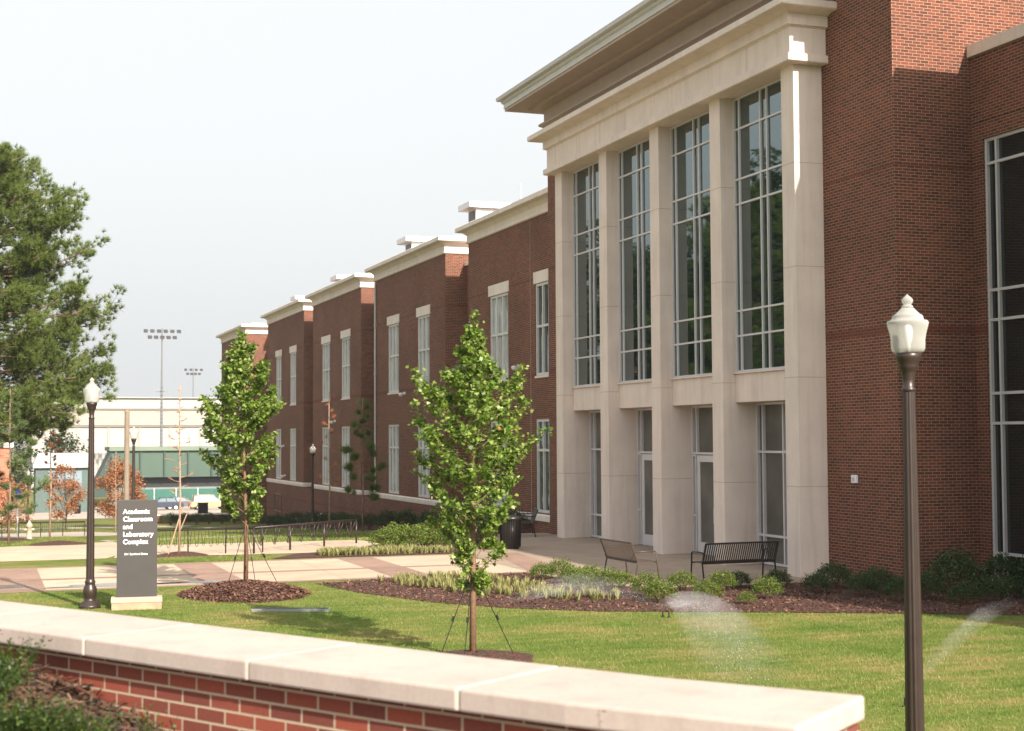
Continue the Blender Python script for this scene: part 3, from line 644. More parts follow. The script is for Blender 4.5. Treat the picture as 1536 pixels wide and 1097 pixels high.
for i, (x, y, h, r, ns) in enumerate([(-.05, 7.35, .26, .32, 170), (.18, 6.98, .20, .30, 190), (.12, 7.75, .24, .22, 60), (.42, 6.85, .2, .24, 90), (.72, 6.75, .22, .14, 14), (1.1, 6.2, .22, .12, 8)]):
    wd_ = weed(x, y, tz(x, y+.15)-.01, h, r, ns, wl_[i])
    if i in (0,):
        q = MB()
        for _ in range(3):
            a = random.uniform(0, 6.28); rr = random.uniform(0, r); q.lathe([(.004, 0), (.012, .004), (.010, .012), (.002, .014)], (rr*math.cos(a), rr*math.sin(a), h*random.uniform(.75, 1)), 6)
        q.build('flower', YEL, wd_)
DRY = leafmat('dry_weed', [(.12, .09, .05), (.2, .14, .09)], .2)
for (x, y, h, lb) in ((1.98, 4.62, .78, 'thin dry weed stalk standing up before the coping near its right end'), (1.72, 4.82, .62, 'shorter dry weed stalk left of the tall one before the coping')):
    root = empty('weed_stalk', (x, y, 1.5)); q = MB(); q.tube([(0, 0, 0), (.012, .0, h*.5), (.0, .01, h)], [.003, .0025, .001], 5); q.build('stem', DRY, root)
    C = np.array([[.005*math.sin(k), .0, h*(.35+.65*k/26)] for k in range(27)]); leaves_mesh('leaves', C, np.full(27, .022), DRY, root, 'oval', spread=.006)
    tag(root, lb, 'weed')

# ------------------------------------------------------------------ street lamps
LAMPW, LT, LB = nmat('lamp_globe'); LB.inputs['Base Color'].default_value = (.52, .52, .49, 1); LB.inputs['Roughness'].default_value = .3
LB.inputs['Transmission Weight'].default_value = .72; LB.inputs['IOR'].default_value = 1.12
tp = LT.nodes.new('ShaderNodeBsdfTransparent'); tp.inputs[0].default_value = (.92, .93, .90, 1); mx_ = LT.nodes.new('ShaderNodeMixShader'); fz = LT.nodes.new('ShaderNodeLayerWeight'); fz.inputs[0].default_value = .45
LB.inputs['Transmission Weight'].default_value = 0; LB.inputs['Roughness'].default_value = .12
cr = ramp(LT, fz.outputs['Facing'], [(0, (.40,)*3), (.55, (.55,)*3), (1, (.95,)*3)]); LT.links.new(cr, mx_.inputs[0]); LT.links.new(tp.outputs[0], mx_.inputs[1]); LT.links.new(LB.outputs[0], mx_.inputs[2]); LT.links.new(mx_.outputs[0], LT.nodes['Material Output'].inputs[0])
def make_lamp():
    r = empty('street_lamp')
    p = MB(); p.lathe([(.074, .55), (.072, 1.0), (.060, 2.4), (.048, 3.62)], n=48, flute=.045, nf=12); p.build('pole', BRONZE, r, smooth=False)
    b = MB(); b.lathe([(.20, 0), (.20, .05), (.185, .06), (.17, .1), (.12, .13), (.10, .17), (.105, .2), (.125, .26), (.13, .32), (.12, .38), (.095, .43), (.09, .46), (.1, .48), (.1, .5), (.082, .53), (.08, .56)], n=28); b.build('base', BRONZE, r, smooth=True)
    f = MB(); f.lathe([(.05, 3.60), (.056, 3.61), (.056, 3.63), (.045, 3.64), (.048, 3.70), (.056, 3.75), (.06, 3.77), (.078, 3.79), (.082, 3.81), (.084, 3.84), (.092, 3.85), (.1, 3.88), (.106, 3.91), (.09, 3.92)], n=28); f.build('fitter', BRONZE, r, smooth=True)
    g_ = MB(); g_.lathe([(.095, 3.915), (.125, 3.93), (.135, 3.96), (.136, 4.03), (.145, 4.08), (.158, 4.13), (.166, 4.165), (.160, 4.18), (.128, 4.19), (.122, 4.215), (.118, 4.225), (.10, 4.235), (.07, 4.265), (.05, 4.285)], n=64, flute=.012, nf=32); gl = g_.build('globe', LAMPW, r, smooth=True)
    q = MB(); q.lathe([(.02, 3.925), (.022, 4.0), (.035, 4.02), (.04, 4.10), (.03, 4.14), (.01, 4.15)], n=14); q.build('bulb', METALW, gl, smooth=True)
    q = MB(); q.lathe([(.048, 4.286), (.044, 4.305), (.03, 4.312), (.036, 4.322), (.046, 4.34), (.044, 4.36), (.03, 4.375), (.012, 4.39), (.004, 4.40)], n=20); q.build('finial', LAMPW, r, smooth=True)
    return r
L0 = make_lamp(); L0.location = (7.13, 10.18, -.04)
tag(L0, 'near dark bronze lamp post with acorn globe standing before the brick corner at right', 'street lamp', 'acorn lamp posts')
for (x, y, lb) in ((1.98, 29.25, 'acorn lamp post beside the dark entrance sign behind the wall'), (5.55, 58.6, 'acorn lamp post rising behind the top of the dark sign'), (15.9, 74, 'acorn lamp post in front of the second brick wing'), (3.6, 126, 'tiny distant lamp post behind the small green pine at left')):
    c = copy_tree(L0); c.location = (x, y, g(y)); c['label'] = lb

# ------------------------------------------------------------------ sign
SG = empty('entrance_sign', (2.80, 28.75, 0), R(-6)); tag(SG, 'dark grey monolith sign for the Academic Classroom and Laboratory Complex on a pale base', 'sign')
q = MB(); q.box(-.37, .37, -.07, .07, .235, 2.06); q.build('panel', DARK, SG, bevel=.006)
q = MB(); q.box(-.46, .46, -.17, .17, -.05, .13); q.build('base', plain('sign_base_stone', (.36, .25, .16), .85, .15, 6), SG, bevel=.008)
q = MB(); q.box(-.47, .47, -.18, .18, .132, .232); q.build('base_cap', stone('sign_cap', (.42, .35, .27)), SG, bevel=.01)
WHT = plain('white_vinyl', (.85, .85, .85), .5, .02)
def text(body, x, z, size, off, parent, y, name='lettering', mat=None, sp=1):
    cu = bpy.data.curves.new('t', 'FONT'); cu.body = body; cu.size = size; cu.offset = off; cu.extrude = .002; cu.space_line = sp; cu.fill_mode = 'BOTH'
    ob = bpy.data.objects.new('t', cu); COL.objects.link(ob); bpy.context.view_layer.update()
    me = bpy.data.meshes.new_from_object(ob.evaluated_get(bpy.context.evaluated_depsgraph_get())); bpy.data.objects.remove(ob)
    me.materials.clear(); me.materials.append(mat or WHT); o = bpy.data.objects.new(name, me); COL.objects.link(o); o.parent = parent
    o.location = (x, y, z); o.rotation_euler = (R(90), 0, 0); return o
text('Academic\nClassroom\nand\nLaboratory\nComplex', -.262, 1.80, .124, .003, SG, -.0735, sp=1.15)
text('341 Samford Drive', -.235, 1.02, .056, .0006, SG, -.0735)

# ------------------------------------------------------------------ benches and bins
def make_bench():
    r = empty('park_bench'); Lh = .92
    for s in (-1, 1):
        for k in (0, 1):
            q = MB()
            if k == 0: q.tube([(s*Lh, -.06, 0), (s*Lh, .02, .42), (s*Lh, -.02, .5)], .019, 8)
            else: q.tube([(s*Lh, .54, 0), (s*Lh, .50, .42), (s*Lh, .49, .63), (s*Lh, .44, .66)], .019, 8)
            q.build('leg', BRONZED, r, smooth=True)
        q = MB(); q.tube([(s*Lh, .44, .66), (s*Lh, .2, .665), (s*Lh, -.05, .65)], .018, 8); q.build('armrest', BRONZED, r, smooth=True)
    q = MB(); q.tube([(-Lh, .02, .42), (Lh, .02, .42)], .017, 8).tube([(-Lh, .50, .42), (Lh, .50, .42)], .017, 8)
    nsl = 34
    for i in range(nsl):
        x = -Lh+.03+(2*Lh-.06)*i/(nsl-1); q.box(x-.014, x+.014, .02, .50, .425, .431)
    q.build('seat', BRONZED, r)
    q = MB(); q.tube([(-Lh, .02, .45), (Lh, .02, .45)], .015, 8).tube([(-Lh, -.14, .86), (Lh, -.14, .86)], .02, 8)
    q.tube([(-Lh, .02, .42), (-Lh, -.14, .86)], .017, 8).tube([(Lh, .02, .42), (Lh, -.14, .86)], .017, 8)
    for i in range(nsl):
        x = -Lh+.03+(2*Lh-.06)*i/(nsl-1)
        q.add([(x-.014, .02, .45), (x+.014, .02, .45), (x+.014, -.14, .86), (x-.014, -.14, .86), (x-.014, .026, .452), (x+.014, .026, .452), (x+.014, -.134, .862), (x-.014, -.134, .862)], [(0, 1, 2, 3), (4, 7, 6, 5), (0, 3, 7, 4), (1, 5, 6, 2)])
    q.build('backrest', BRONZED, r)
    return r
B0 = make_bench(); B0.location = (15.78, 28.95, .005); B0.rotation_euler.z = R(2); tag(B0, 'dark slatted metal bench seen from behind at the right end of the patio', 'bench', 'metal benches on the patio')
b = copy_tree(B0); b.location = (13.62, 30.5, .005); b.rotation_euler.z = R(-88); b['label'] = 'metal bench seen end-on left of the dark bench, facing right'
for ch in children(b):
    ch.data = ch.data.copy(); ch.data.materials[0] = BENCHLIT  # same bench model, with the sunlit tone painted in
    for v in ch.data.vertices: v.co.x *= .86
b = copy_tree(B0); b.location = (17.05, 45.3, .005); b.rotation_euler.z = R(72); b['label'] = 'dark bench against the far end of the patio behind the litter bin'
def make_bin():
    r = empty('litter_bin'); q = MB(); q.lathe([(.24, 0), (.26, .03), (.26, .06)], n=28); q.build('base', BRONZED, r, smooth=True)
    q = MB()
    for k in range(36):
        a = 2*math.pi*k/36; c, s = math.cos(a), math.sin(a); q.tube([(.285*c, .285*s, .06), (.30*c, .30*s, .45), (.30*c, .30*s, .84)], .013, 4)
    q.build('slat_side', BRONZED, r)
    q = MB(); q.lathe([(.265, .05), (.27, .82)], n=24); q.build('liner', BLACK, r, smooth=True)
    q = MB(); q.lathe([(.315, .84), (.325, .86), (.325, .90), (.29, .93), (.17, .95), (.16, .93)], n=28); q.build('lid', BRONZED, r, smooth=True); return r
n0 = make_bin(); n0.location = (14.42, 40.1, .004); tag(n0, 'dark round slatted litter bin standing clear on the patio', 'litter bin', 'litter bins')
c = copy_tree(n0); c.location = (13.72, 40.2, .004); c['label'] = 'dark litter bin half hidden behind the staked tree foliage'
c = copy_tree(n0); c.location = (9.7, 163, g(163)); c['label'] = 'small dark bin far off on the plaza beside the rust coloured tree'

# bike racks
def make_rack(L, nl):
    r = empty('bike_rack')
    for i in range(int(L/1.25)+1):
        x = -L/2+L*i/int(L/1.25); q = MB(); q.tube([(x, 0, 0), (x, 0, .84)], .03, 8); q.build('post', BRONZE, r, smooth=True)
    q = MB(); q.tube([(-L/2, -.03, .85), (L/2, -.03, .85)], .024, 8).tube([(-L/2, .04, .79), (L/2, .04, .79)], .02, 8); q.build('rail', BRONZE, r, smooth=True)
    for i in range(nl):
        x = -L/2+.15+(L-.3)*i/(nl-1); s = 1 if i % 2 else -1; q = MB()
        q.tube([(x-.09, .0, .8), (x-.05+.02*s, .09*s, .45), (x-.03+.03*s, .14*s, .3), (x+.0+.03*s, .16*s, .26), (x+.05+.02*s, .14*s, .3), (x+.07, .09*s, .5), (x+.10, 0, .8)], .011, 6)
        q.build('hanging_loop', BRONZE, r, smooth=True)
    return r
k0 = make_rack(4.6, 16); k0.location = (5.95, 41.6, 0); k0.scale = (.68, 1, .86); k0.rotation_euler.z = R(1); tag(k0, 'dark bike rack with hanging loops between sign and left staked tree', 'bike rack', 'bike racks')
k1 = copy_tree(k0); k1.scale = (1, 1, .86); k1.location = (9.0, 42.6, 0); k1.rotation_euler.z = R(38); k1['label'] = 'bike rack running away toward the brick wing right of the staked tree'
k2 = copy_tree(k0); k2.location = (3.3, 76, g(76)); k2.rotation_euler.z = R(-8); k2['label'] = 'distant bike rack beyond the grass behind the left lamp post'
k3 = copy_tree(k0); k3.location = (-.6, 74.5, g(74.5)); k3.rotation_euler.z = R(4); k3['label'] = 'distant bike rack near the pine trunk at the left edge'
# hydrant
h = empty('fire_hydrant', (1.95, 66, g(66))); tag(h, 'small cream fire hydrant on the grass at left', 'hydrant')
CREAM = plain('cream_paint', (.42, .35, .26), .5)
q = MB(); q.lathe([(.17, 0), (.17, .05), (.11, .07), (.11, .55), (.14, .57), (.14, .62), (.11, .7), (.05, .77), (.03, .84)], n=16); q.build('barrel', CREAM, h, smooth=True)
for s in (-1, 1): q = MB(); q.tube([(0, 0, .45), (s*.2, 0, .45)], .055, 10); q.build('nozzle', CREAM, h)
# blue tipped post sign
h = empty('parking_permit_sign', (1.7, 76, g(76))); tag(h, 'small post sign with a blue head beside the green pine at left', 'sign')
q = MB(); q.tube([(0, 0, 0), (0, 0, 1.9)], .03, 6); q.build('post', METALW, h)
q = MB(); q.box(-.13, .13, -.015, .015, 1.9, 2.35); q.build('sign_plate', plain('blue_plate', (.05, .09, .5), .5), h)
# valve box / drain cover on the lawn
h = empty('drain_grate', (5.45, 27.25, 0), R(-22)); tag(h, 'long grey drain strip set in the lawn behind the foreground wall', 'drain')
q = MB(); q.box(-.72, .72, -.10, .10, .0, .05); q.build('frame', plain('grey_plastic', (.22, .24, .23), .5), h)
q = MB()
for i in range(30): q.box(-.7+i*.047, -.7+i*.047+.025, -.08, .08, .052, .06)
q.build('grate', BLACK, h)

# ------------------------------------------------------------------ shrubs
def make_shrub(mat, n=2100, r=.34, h=.46, ls=.034):
    root = empty('shrub'); a = rng.uniform(0, 6.28, n); c = rng.uniform(-.15, 1, n); rr = rng.uniform(.3, 1.0, n)**.4
    lump = 1+.13*np.sin(3*a+1)+.1*np.sin(5*c*3+a*2)
    s = np.sqrt(np.maximum(0, 1-c*c))
    C = np.stack([r*rr*s*np.cos(a)*lump, r*rr*s*np.sin(a)*lump, .08+(h-.08)*np.clip(.25+.75*c*rr*lump, 0, 1.1)], 1)
    leaves_mesh('foliage', C, rng.uniform(.6, 1.2, n)*ls, mat, root, 'oval', spread=.02, droop=-.5)
    st = MB()
    for i in range(12):
        t = i*.52; st.tube([(0, 0, -.02), (r*.35*math.cos(t), r*.35*math.sin(t), h*.4), (r*.7*math.cos(t), r*.7*math.sin(t), h*.75)], [.01, .007, .003], 4)
    st.build('stems', BARK, root); return root
s0 = [make_shrub(SHRUB) for _ in range(2)]; s1 = [make_shrub(SHRUBD, 2200, .38, .55, .04) for _ in range(2)]
used = {}
def put_shrub(src, x, y, sc, label, group):
    key = id(src)
    if key not in used: o = src; used[key] = 1
    else: o = copy_tree(src)
    o.location = (x, y, g(y)); o.rotation_euler.z = random.uniform(0, 6.28); o.scale = (sc*random.uniform(.9, 1.1), sc*random.uniform(.9, 1.1), sc*random.uniform(.85, 1.1)); tag(o, label, 'shrub', group)
G1 = 'light green shrubs along the patio edge'
brt = [(11.85, 30.9, .85, 'leftmost small light shrub at the patio corner'), (12.3, 30.9, .95, 'light shrub just behind the leftmost patio shrub'), (12.15, 29.7, .95, 'light shrub in the row left of the lighter bench, near its middle'), (12.6, 29.9, .95, 'light shrub half behind others left of the lighter bench'),
       (11.95, 28.55, .9, 'low light shrub at the front of the left cluster'), (12.35, 28.3, .95, 'light shrub under the left foot of the lighter bench'), (12.8, 28.6, .9, 'light shrub close behind the lighter bench feet'),
       (12.5, 26.75, 1.0, 'round light shrub directly below the right end of the lighter bench'), (12.35, 25.85, .95, 'greyish light shrub wrapped in sprinkler mist, lowest in the bed'), (13.65, 27.5, 1.05, 'light shrub in the gap between the two benches'),
       (13.3, 25.7, .9, 'light shrub below the left end of the dark bench, toward the lawn'), (14.5, 27.35, .95, 'light shrub below the left legs of the dark bench'), (14.55, 25.6, .9, 'bright light shrub below the right end of the dark bench'), (13.75, 24.95, .5, 'tiny seedling shrub on the mulch near the lawn edge')]
for i, (x, y, sc, lb) in enumerate(brt): put_shrub(s0[i % 2], x, y, sc, lb, G1)
G2 = 'dark green shrubs at the brick corner'
drk = [(15.1, 27.75, .85, 'dark shrub just left of the dark bench right legs'), (15.95, 27.6, .9, 'dark shrub under the right end of the dark bench'), (16.1, 26.3, .9, 'dark shrub at the foot of the end pillar, left one'), (16.9, 26.9, 1.2, 'taller dark shrub against the end pillar'), (16.6, 25.4, 1.0, 'dark shrub at the front, right of the end pillar'),
       (17.3, 25.9, 1.0, 'dark shrub below the middle of the narrow brick wall'), (16.7, 24.3, .95, 'dark shrub in front, left of the near lamp post'), (17.4, 24.4, 1.05, 'dark shrub at the brick corner just left of the near lamp post'), (17.6, 23.5, .9, 'low dark shrub just right of the near lamp post'),
       (18.45, 24.9, 1.7, 'tall dark shrub against the brick return wall'), (18.3, 23.6, .95, 'dark shrub in front of the brick return wall'), (19.1, 24.0, .9, 'low dark shrub left of the tall window foot'), (19.5, 24.75, 1.6, 'tall dark shrub beside the tall window frame'),
       (18.9, 22.9, .95, 'dark shrub at the right edge, front row'), (19.5, 23.5, 1.1, 'dark shrub under the tall window'), (19.9, 24.3, 1.3, 'dark shrub touching the tall window at the right edge')]
for i, (x, y, sc, lb) in enumerate(drk): put_shrub(s1[i % 2], x, y, sc*.86, lb, G2)
G3 = 'light shrubs across the walkway'
for i, (x, y, sc) in enumerate([(11.0, 41.2, 1.3), (11.5, 41.9, 1.5), (11.75, 41.0, 1.4), (12.25, 41.6, 1.5), (12.6, 40.8, 1.2), (13.0, 42.2, 1.3)]):
    put_shrub(s0[i % 2], x, y, sc, ['leftmost light shrub beyond the walkway', 'second light shrub from the left beyond the walkway', 'front light shrub in the middle of the far bed', 'rear light shrub in the middle of the far bed', 'front light shrub nearest the staked tree in the far bed', 'rear light shrub behind the staked tree in the far bed'][i], G3)
G4 = 'dark hedge plants along the brick wings'
places = ['near the bench at the far patio end', 'just beyond the far patio bench', 'under the first wing window', 'left of the first wing window', 'below the recess between first and second wing', 'under the right window of the second wing', 'between the windows of the second wing', 'under the left window of the second wing', 'at the downspout of the second wing', 'below the recess left of the second wing', 'under the right window of the third wing', 'between the windows of the third wing', 'under the left window of the third wing', 'at the left end of the third wing', 'under the fourth wing', 'at the left end of the fourth wing']
for i, lb in enumerate(places):
    y = 51+i*3.2; put_shrub(s1[i % 2], 18.1+random.uniform(-.2, .3), y, 1.6, 'dark hedge plant '+lb, G4)

# ------------------------------------------------------------------ young staked trees
def young_tree(loc, H, prof, nbr, nl, label, lean=0, ls=.054, guys=()):
    root = empty('young_tree', loc); tr = MB()
    tr.tube([(0, 0, -.05), (.01, 0, H*.25), (lean*.4, .01, H*.5), (lean*.8, -.01, H*.8), (lean, 0, H)], [.052, .042, .03, .016, .004], 10); tr.build('trunk', YBARK, root, smooth=True)
    zb = prof[0][0]; bm_ = MB(); C = []; sz = []
    def width(z):
        for (z0, w0), (z1, w1) in zip(prof, prof[1:]):
            if z0 <= z <= z1: return w0+(w1-w0)*(z-z0)/(z1-z0)
        return .05
    for i in range(nbr):
        f = (i+.5)/nbr; z0 = zb*.85+(H*.93-zb*.85)*f**.95; a = i*2.399+random.uniform(-.3, .3)
        wq = width(min(H, z0+.35))*random.uniform(.62, 1.06); rise = wq*random.uniform(.75, 1.15) if z0 < H*.85 else wq*1.6
        p0 = Vector((lean*z0/H, 0, z0)); p2 = p0+Vector((math.cos(a)*wq, math.sin(a)*wq, rise)); p1 = p0.lerp(p2, .5)+Vector((math.cos(a), math.sin(a), -.6))*wq*.06
        bm_.tube([p0, p1, p2], [.011, .007, .002], 5)
        nsub = max(2, int(wq*9)); per = int(nl/nbr*(.35+1.3*wq/max(.3, max(w for _, w in prof))))
        subs = [(p0.lerp(p2, .25), p2)]
        for k in range(nsub):
            t = random.uniform(.3, .95); q0 = p0.lerp(p1, t*2) if t < .5 else p1.lerp(p2, t*2-1); aa = a+random.choice((-1, 1))*random.uniform(.4, 1.3)
            l2 = wq*random.uniform(.22, .45); q1 = q0+Vector((math.cos(aa)*l2, math.sin(aa)*l2, l2*random.uniform(.2, 1.1))); bm_.tube([q0, q1], [.004, .0015], 4); subs.append((q0, q1))
        for k in range(per):
            q0, q1 = random.choice(subs); t = random.uniform(.1, 1.03); c = q0.lerp(q1, t); C.append([c.x, c.y, c.z]); sz.append(ls*random.uniform(.55, 1.25))
    for k in range(int(nl*.011)):
        f = random.uniform(0, 1)**1.3; C.append([lean+random.gauss(0, .02+.07*f), random.gauss(0, .02+.07*f), H+.02-.75*f]); sz.append(ls*random.uniform(.6, 1.1))
    bm_.build('branches', YBARK, root)
    leaves_mesh('crown', np.array(C), np.array(sz), LEAF, root, 'lobed', spread=.035, droop=.25)
    if guys:
        m_ = C[len(C)//5]
        leaves_mesh('turned_leaves', np.array(C)[rng.integers(0, len(C), 14)], np.full(14, ls), LEAFR, root, 'lobed', spread=.03)
        for (dx, dy) in guys:
            q = MB(); q.tube([(0, 0, 1.32), (dx*.5, dy*.5, .66), (dx, dy, .0)], .007, 5); q.tube([(dx*.55, dy*.55, .63), (dx*.6, dy*.6, .56)], .02, 6); q.build('guy_strap', BLACK, root)
    tag(root, label, 'tree', 'young staked trees'); return root
young_tree((6.72, 20.33, 0), 5.02, [(1.0, .14), (1.4, .34), (1.8, .6), (2.3, .84), (2.9, .92), (3.4, .88), (3.8, .74), (4.2, .52), (4.6, .3), (5.0, .1)], 64, 15500,
           'young green tree held by straps on the lawn before the building middle', lean=.06, guys=((-.5, .05), (-.25, -.35), (.62, -.1)))
young_tree((5.2, 30.75, .15), 5.3, [(1.4, .25), (1.8, .55), (2.5, .8), (3.3, .85), (4.0, .7), (4.6, .48), (5.0, .25), (5.3, .08)], 58, 13500,
           'young green tree on the large mulch mound beside the sign', lean=-.12, ls=.066, guys=((-.42, -.2), (.75, .5), (.1, -.7)))

# ------------------------------------------------------------------ pines and background trees
def needle_mesh(name, C, D, L, mat, parent, per=22, wd=.006, cone=.9):
    n = len(C); C = np.repeat(C, per, 0); D = np.repeat(D, per, 0); L = np.repeat(L, per); m = len(C)
    d = D*1.0+rng.normal(0, cone*.6, (m, 3)); d /= np.linalg.norm(d, axis=1)[:, None]
    p = np.cross(d, rng.normal(0, 1, (m, 3))); p /= np.linalg.norm(p, axis=1)[:, None]
    l = (L*rng.uniform(.7, 1.1, m))[:, None]
    return mk_np(name, np.stack([C-p*wd, C+p*wd, C+d*l], 1).reshape(-1, 3), 3, mat, parent)
def pine(loc, H, z0, prof, nbr, ntuft, L, label, trunk_r, mat=NEED, per=22, bark=BARKP, wd=.012, name='pine_tree', group=None, sub=5, bias=0):
    root = empty(name, loc); t = MB(); t.tube([(0, 0, -.1), (.02*H*.3, 0, H*.35), (0, .01*H, H*.7), (0, 0, H)], [trunk_r, trunk_r*.75, trunk_r*.4, .02], 10); t.build('trunk', bark, root, smooth=True)
    bm_ = MB(); C = []; D = []
    def width(f):
        for (a, w0), (b, w1) in zip(prof, prof[1:]):
            if a <= f <= b: return w0+(w1-w0)*(f-a)/(b-a)
        return .2
    for i in range(nbr):
        f = (i+.5)/nbr; z = z0+(H*.98-z0)*f; a = i*2.399+random.uniform(-.5, .5); wq = width(f)*random.uniform(.45, .98); ri = wq*random.uniform(-.05, .45)
        p0 = Vector((0, 0, z)); p2 = p0+Vector((math.cos(a)*wq, math.sin(a)*wq, ri)); p1 = p0.lerp(p2, .5)+Vector((0, 0, -.08*wq))
        bm_.tube([p0, p1, p2], [trunk_r*.22*(1-.5*f)+.005, trunk_r*.13, .008], 5)
        subs = [(p1, p2)]
        for k in range(sub):
            tt = random.uniform(.35, .98); q0 = p0.lerp(p1, tt*2) if tt < .5 else p1.lerp(p2, tt*2-1); aa = a+random.choice((-1, 1))*random.uniform(.4, 1.2); l2 = wq*random.uniform(.15, .4)
            q1 = q0+Vector((math.cos(aa)*l2, math.sin(aa)*l2, l2*random.uniform(-.1, .7))); bm_.tube([q0, q1], [.015, .005], 4); subs.append((q0, q1))
        m = int(ntuft/nbr*(.4+1.2*wq/max(w for _, w in prof)))
        for k in range(m):
            q0, q1 = random.choice(subs); tt = random.uniform(.3, 1.0)**.45; c = q0.lerp(q1, tt)+Vector([random.gauss(0, .055*min(2.6, wq)) for _ in range(3)]); dd = (q1-q0).normalized()+Vector((0, 0, .55)); C.append(list(c)); D.append(list(dd.normalized()))
    bm_.build('branches', bark, root)
    needle_mesh('crown', np.array(C), np.array(D), np.full(len(C), L), mat, root, per, wd)
    tag(root, label, 'tree', group); return root
pine((-.1, 64, g(64)), 16.7, 4.0, [(0, 4.6), (.07, 5.3), (.2, 5.9), (.43, 5.5), (.58, 4.4), (.74, 4.3), (.87, 3.0), (.96, 1.5), (1, .8)], 210, 21000, .27, 'large mature pine filling the left edge of the picture', .26, per=26, wd=.011, sub=7)
pine((.95, 56, g(56)), 5.6, .9, [(0, .9), (.3, 1.6), (.6, 1.2), (1, .25)], 30, 480, .24, 'small dense green pine under the large pine at left', .05, NEEDY, 24, wd=.009, sub=3)
pine((-.9, 70, g(70)), 6.3, .8, [(0, 1.3), (.3, 2.0), (.6, 1.5), (1, .3)], 30, 520, .28, 'second green pine behind at the left edge', .07, NEED, 24, wd=.012, sub=3)
pine((2.95, 70, g(70)), 6.2, 3.2, [(0, .35), (.4, .55), (1, .1)], 22, 150, .2, 'narrow dead red-brown pine rising beside the left lamp post', .05, DEADN, 20, BARKL, .008, sub=1)
pine((16.3, 72, g(72)), 6.9, 2.0, [(0, .7), (.4, .45), (1, .1)], 14, 60, .3, 'sparse dead rusty pine against the third brick wing', .05, DEADN, 16, BARKL, .006, sub=1)
pine((16.15, 64.6, g(64.6)), 6.0, 1.3, [(0, .9), (.35, 1.1), (.7, .5), (1, .15)], 20, 330, .36, 'young thin green pine before the second brick wing', .045, NEED, 30, wd=.008, sub=1)
pine((5.12, 41.1, 0), 4.7, 1.5, [(0, .35), (.5, .4), (1, .05)], 26, 30, .12, 'bare pale sapling with crossed stakes behind the sign', .035, DEADN, 10, BARKL, .005, name='bare_sapling', sub=3)
h = bpy.data.objects['bare_sapling']
q = MB(); q.tube([(-.32, -.1, 0), (.1, .05, 1.35)], .018, 6); q.build('stake', BARKL, h); q = MB(); q.tube([(.05, .02, .75), (.36, .1, 1.5)], .016, 6); q.build('stake', BARKL, h)
pine((7.0, 84, g(84)), 4.5, .9, [(0, .5), (.5, .5), (1, .1)], 24, 50, .15, 'thin bare reddish sapling left of the rust coloured tree', .035, DEADN, 10, BARKL, .006, name='bare_sapling', sub=3)
def broad(loc, H, rx, z0, n, ls, mat, label, seed=0, name='broadleaf_tree', trunk_r=.25, group=None, sq=1):
    root = empty(name, loc); rs = np.random.default_rng(seed); t = MB(); t.tube([(0, 0, -.2), (.1, .05, H*.4), (0, 0, H*.8)], [trunk_r, trunk_r*.7, trunk_r*.2], 8)
    C = []; nb = 34; cen = []
    for i in range(nb):
        a = rs.uniform(0, 6.28); f = rs.uniform(0, 1); z = z0+(H-z0)*f; wq = rx*math.sqrt(max(.05, 1-(2*f-.9)**2*.9))*rs.uniform(.35, 1)
        c = np.array([math.cos(a)*wq, math.sin(a)*wq, z]); cen.append(c); t.tube([(0, 0, z0*.7+(z-z0)*.45), tuple(c)], [trunk_r*.25, .02], 5)
    t.build('trunk', BARK, root, smooth=True)
    for c in cen:
        m = n//nb; v = rs.normal(0, 1, (m, 3)); v /= np.linalg.norm(v, axis=1)[:, None]; C.append(c+v*(rx*.3*rs.uniform(.5, 1, (m, 1)))*np.array([1, 1, .75]))
    C = np.concatenate(C); leaves_mesh('crown', C, rs.uniform(.6, 1.3, len(C))*ls, mat, root, 'oval', spread=.1)
    tag(root, label, 'tree', group); return root
broad((9.6, 110, g(110)), 4.9, 2.0, .8, 9500, .13, TAN, 'bushy rust coloured small tree beside the green structure', 3, trunk_r=.06, name='rust_coloured_tree')
broad((5.6, 108, g(108)), 4.4, 1.3, .8, 4500, .13, TAN, 'smaller rust coloured tree below the white canopy', 4, trunk_r=.05, name='rust_coloured_tree')
broad((1.6, 100, g(100)), 3.4, 1.5, .5, 2200, .13, TAN, 'rust coloured shrubby tree beneath the pines at the left edge', 14, trunk_r=.05, name='rust_coloured_tree')
broad((9, 185, g(185)), 8.6, 4.2, 2.0, 3000, .35, BTREE, 'round green tree behind the white canopy, right one', 5)
broad((2.5, 190, g(190)), 9, 4.5, 2.0, 3000, .35, BTREE, 'green tree behind the white canopy, left one', 6)
# trees beside the plaza, mirrored in the tall glass
for i, (x, y, H, rx) in enumerate([(-14, 84, 23, 7.5), (-22, 104, 23, 8), (-27, 128, 25, 8.5), (-17, 66, 16, 5.5), (-12, 101, 20, 6.5), (-15, 120, 27, 8), (-16, 142, 29, 8), (-34, 150, 28, 9)]):
    broad((x, y, g(y)), H, rx, 3, 12000, .42, BTREE, ['broad dark tree mirrored in the entrance glass, nearest of the row', 'tall dark tree in the middle of the plaza row', 'tallest dark tree at the far end of the plaza row', 'small rounded dark tree at the near end of the plaza row', 'dark tree leaning out from the front of the plaza row', 'wide dark tree at the front far half of the plaza row', 'second farthest dark tree of the plaza row', 'large dark tree behind the end of the plaza row'][i], 20+i, group='large trees beside the plaza')

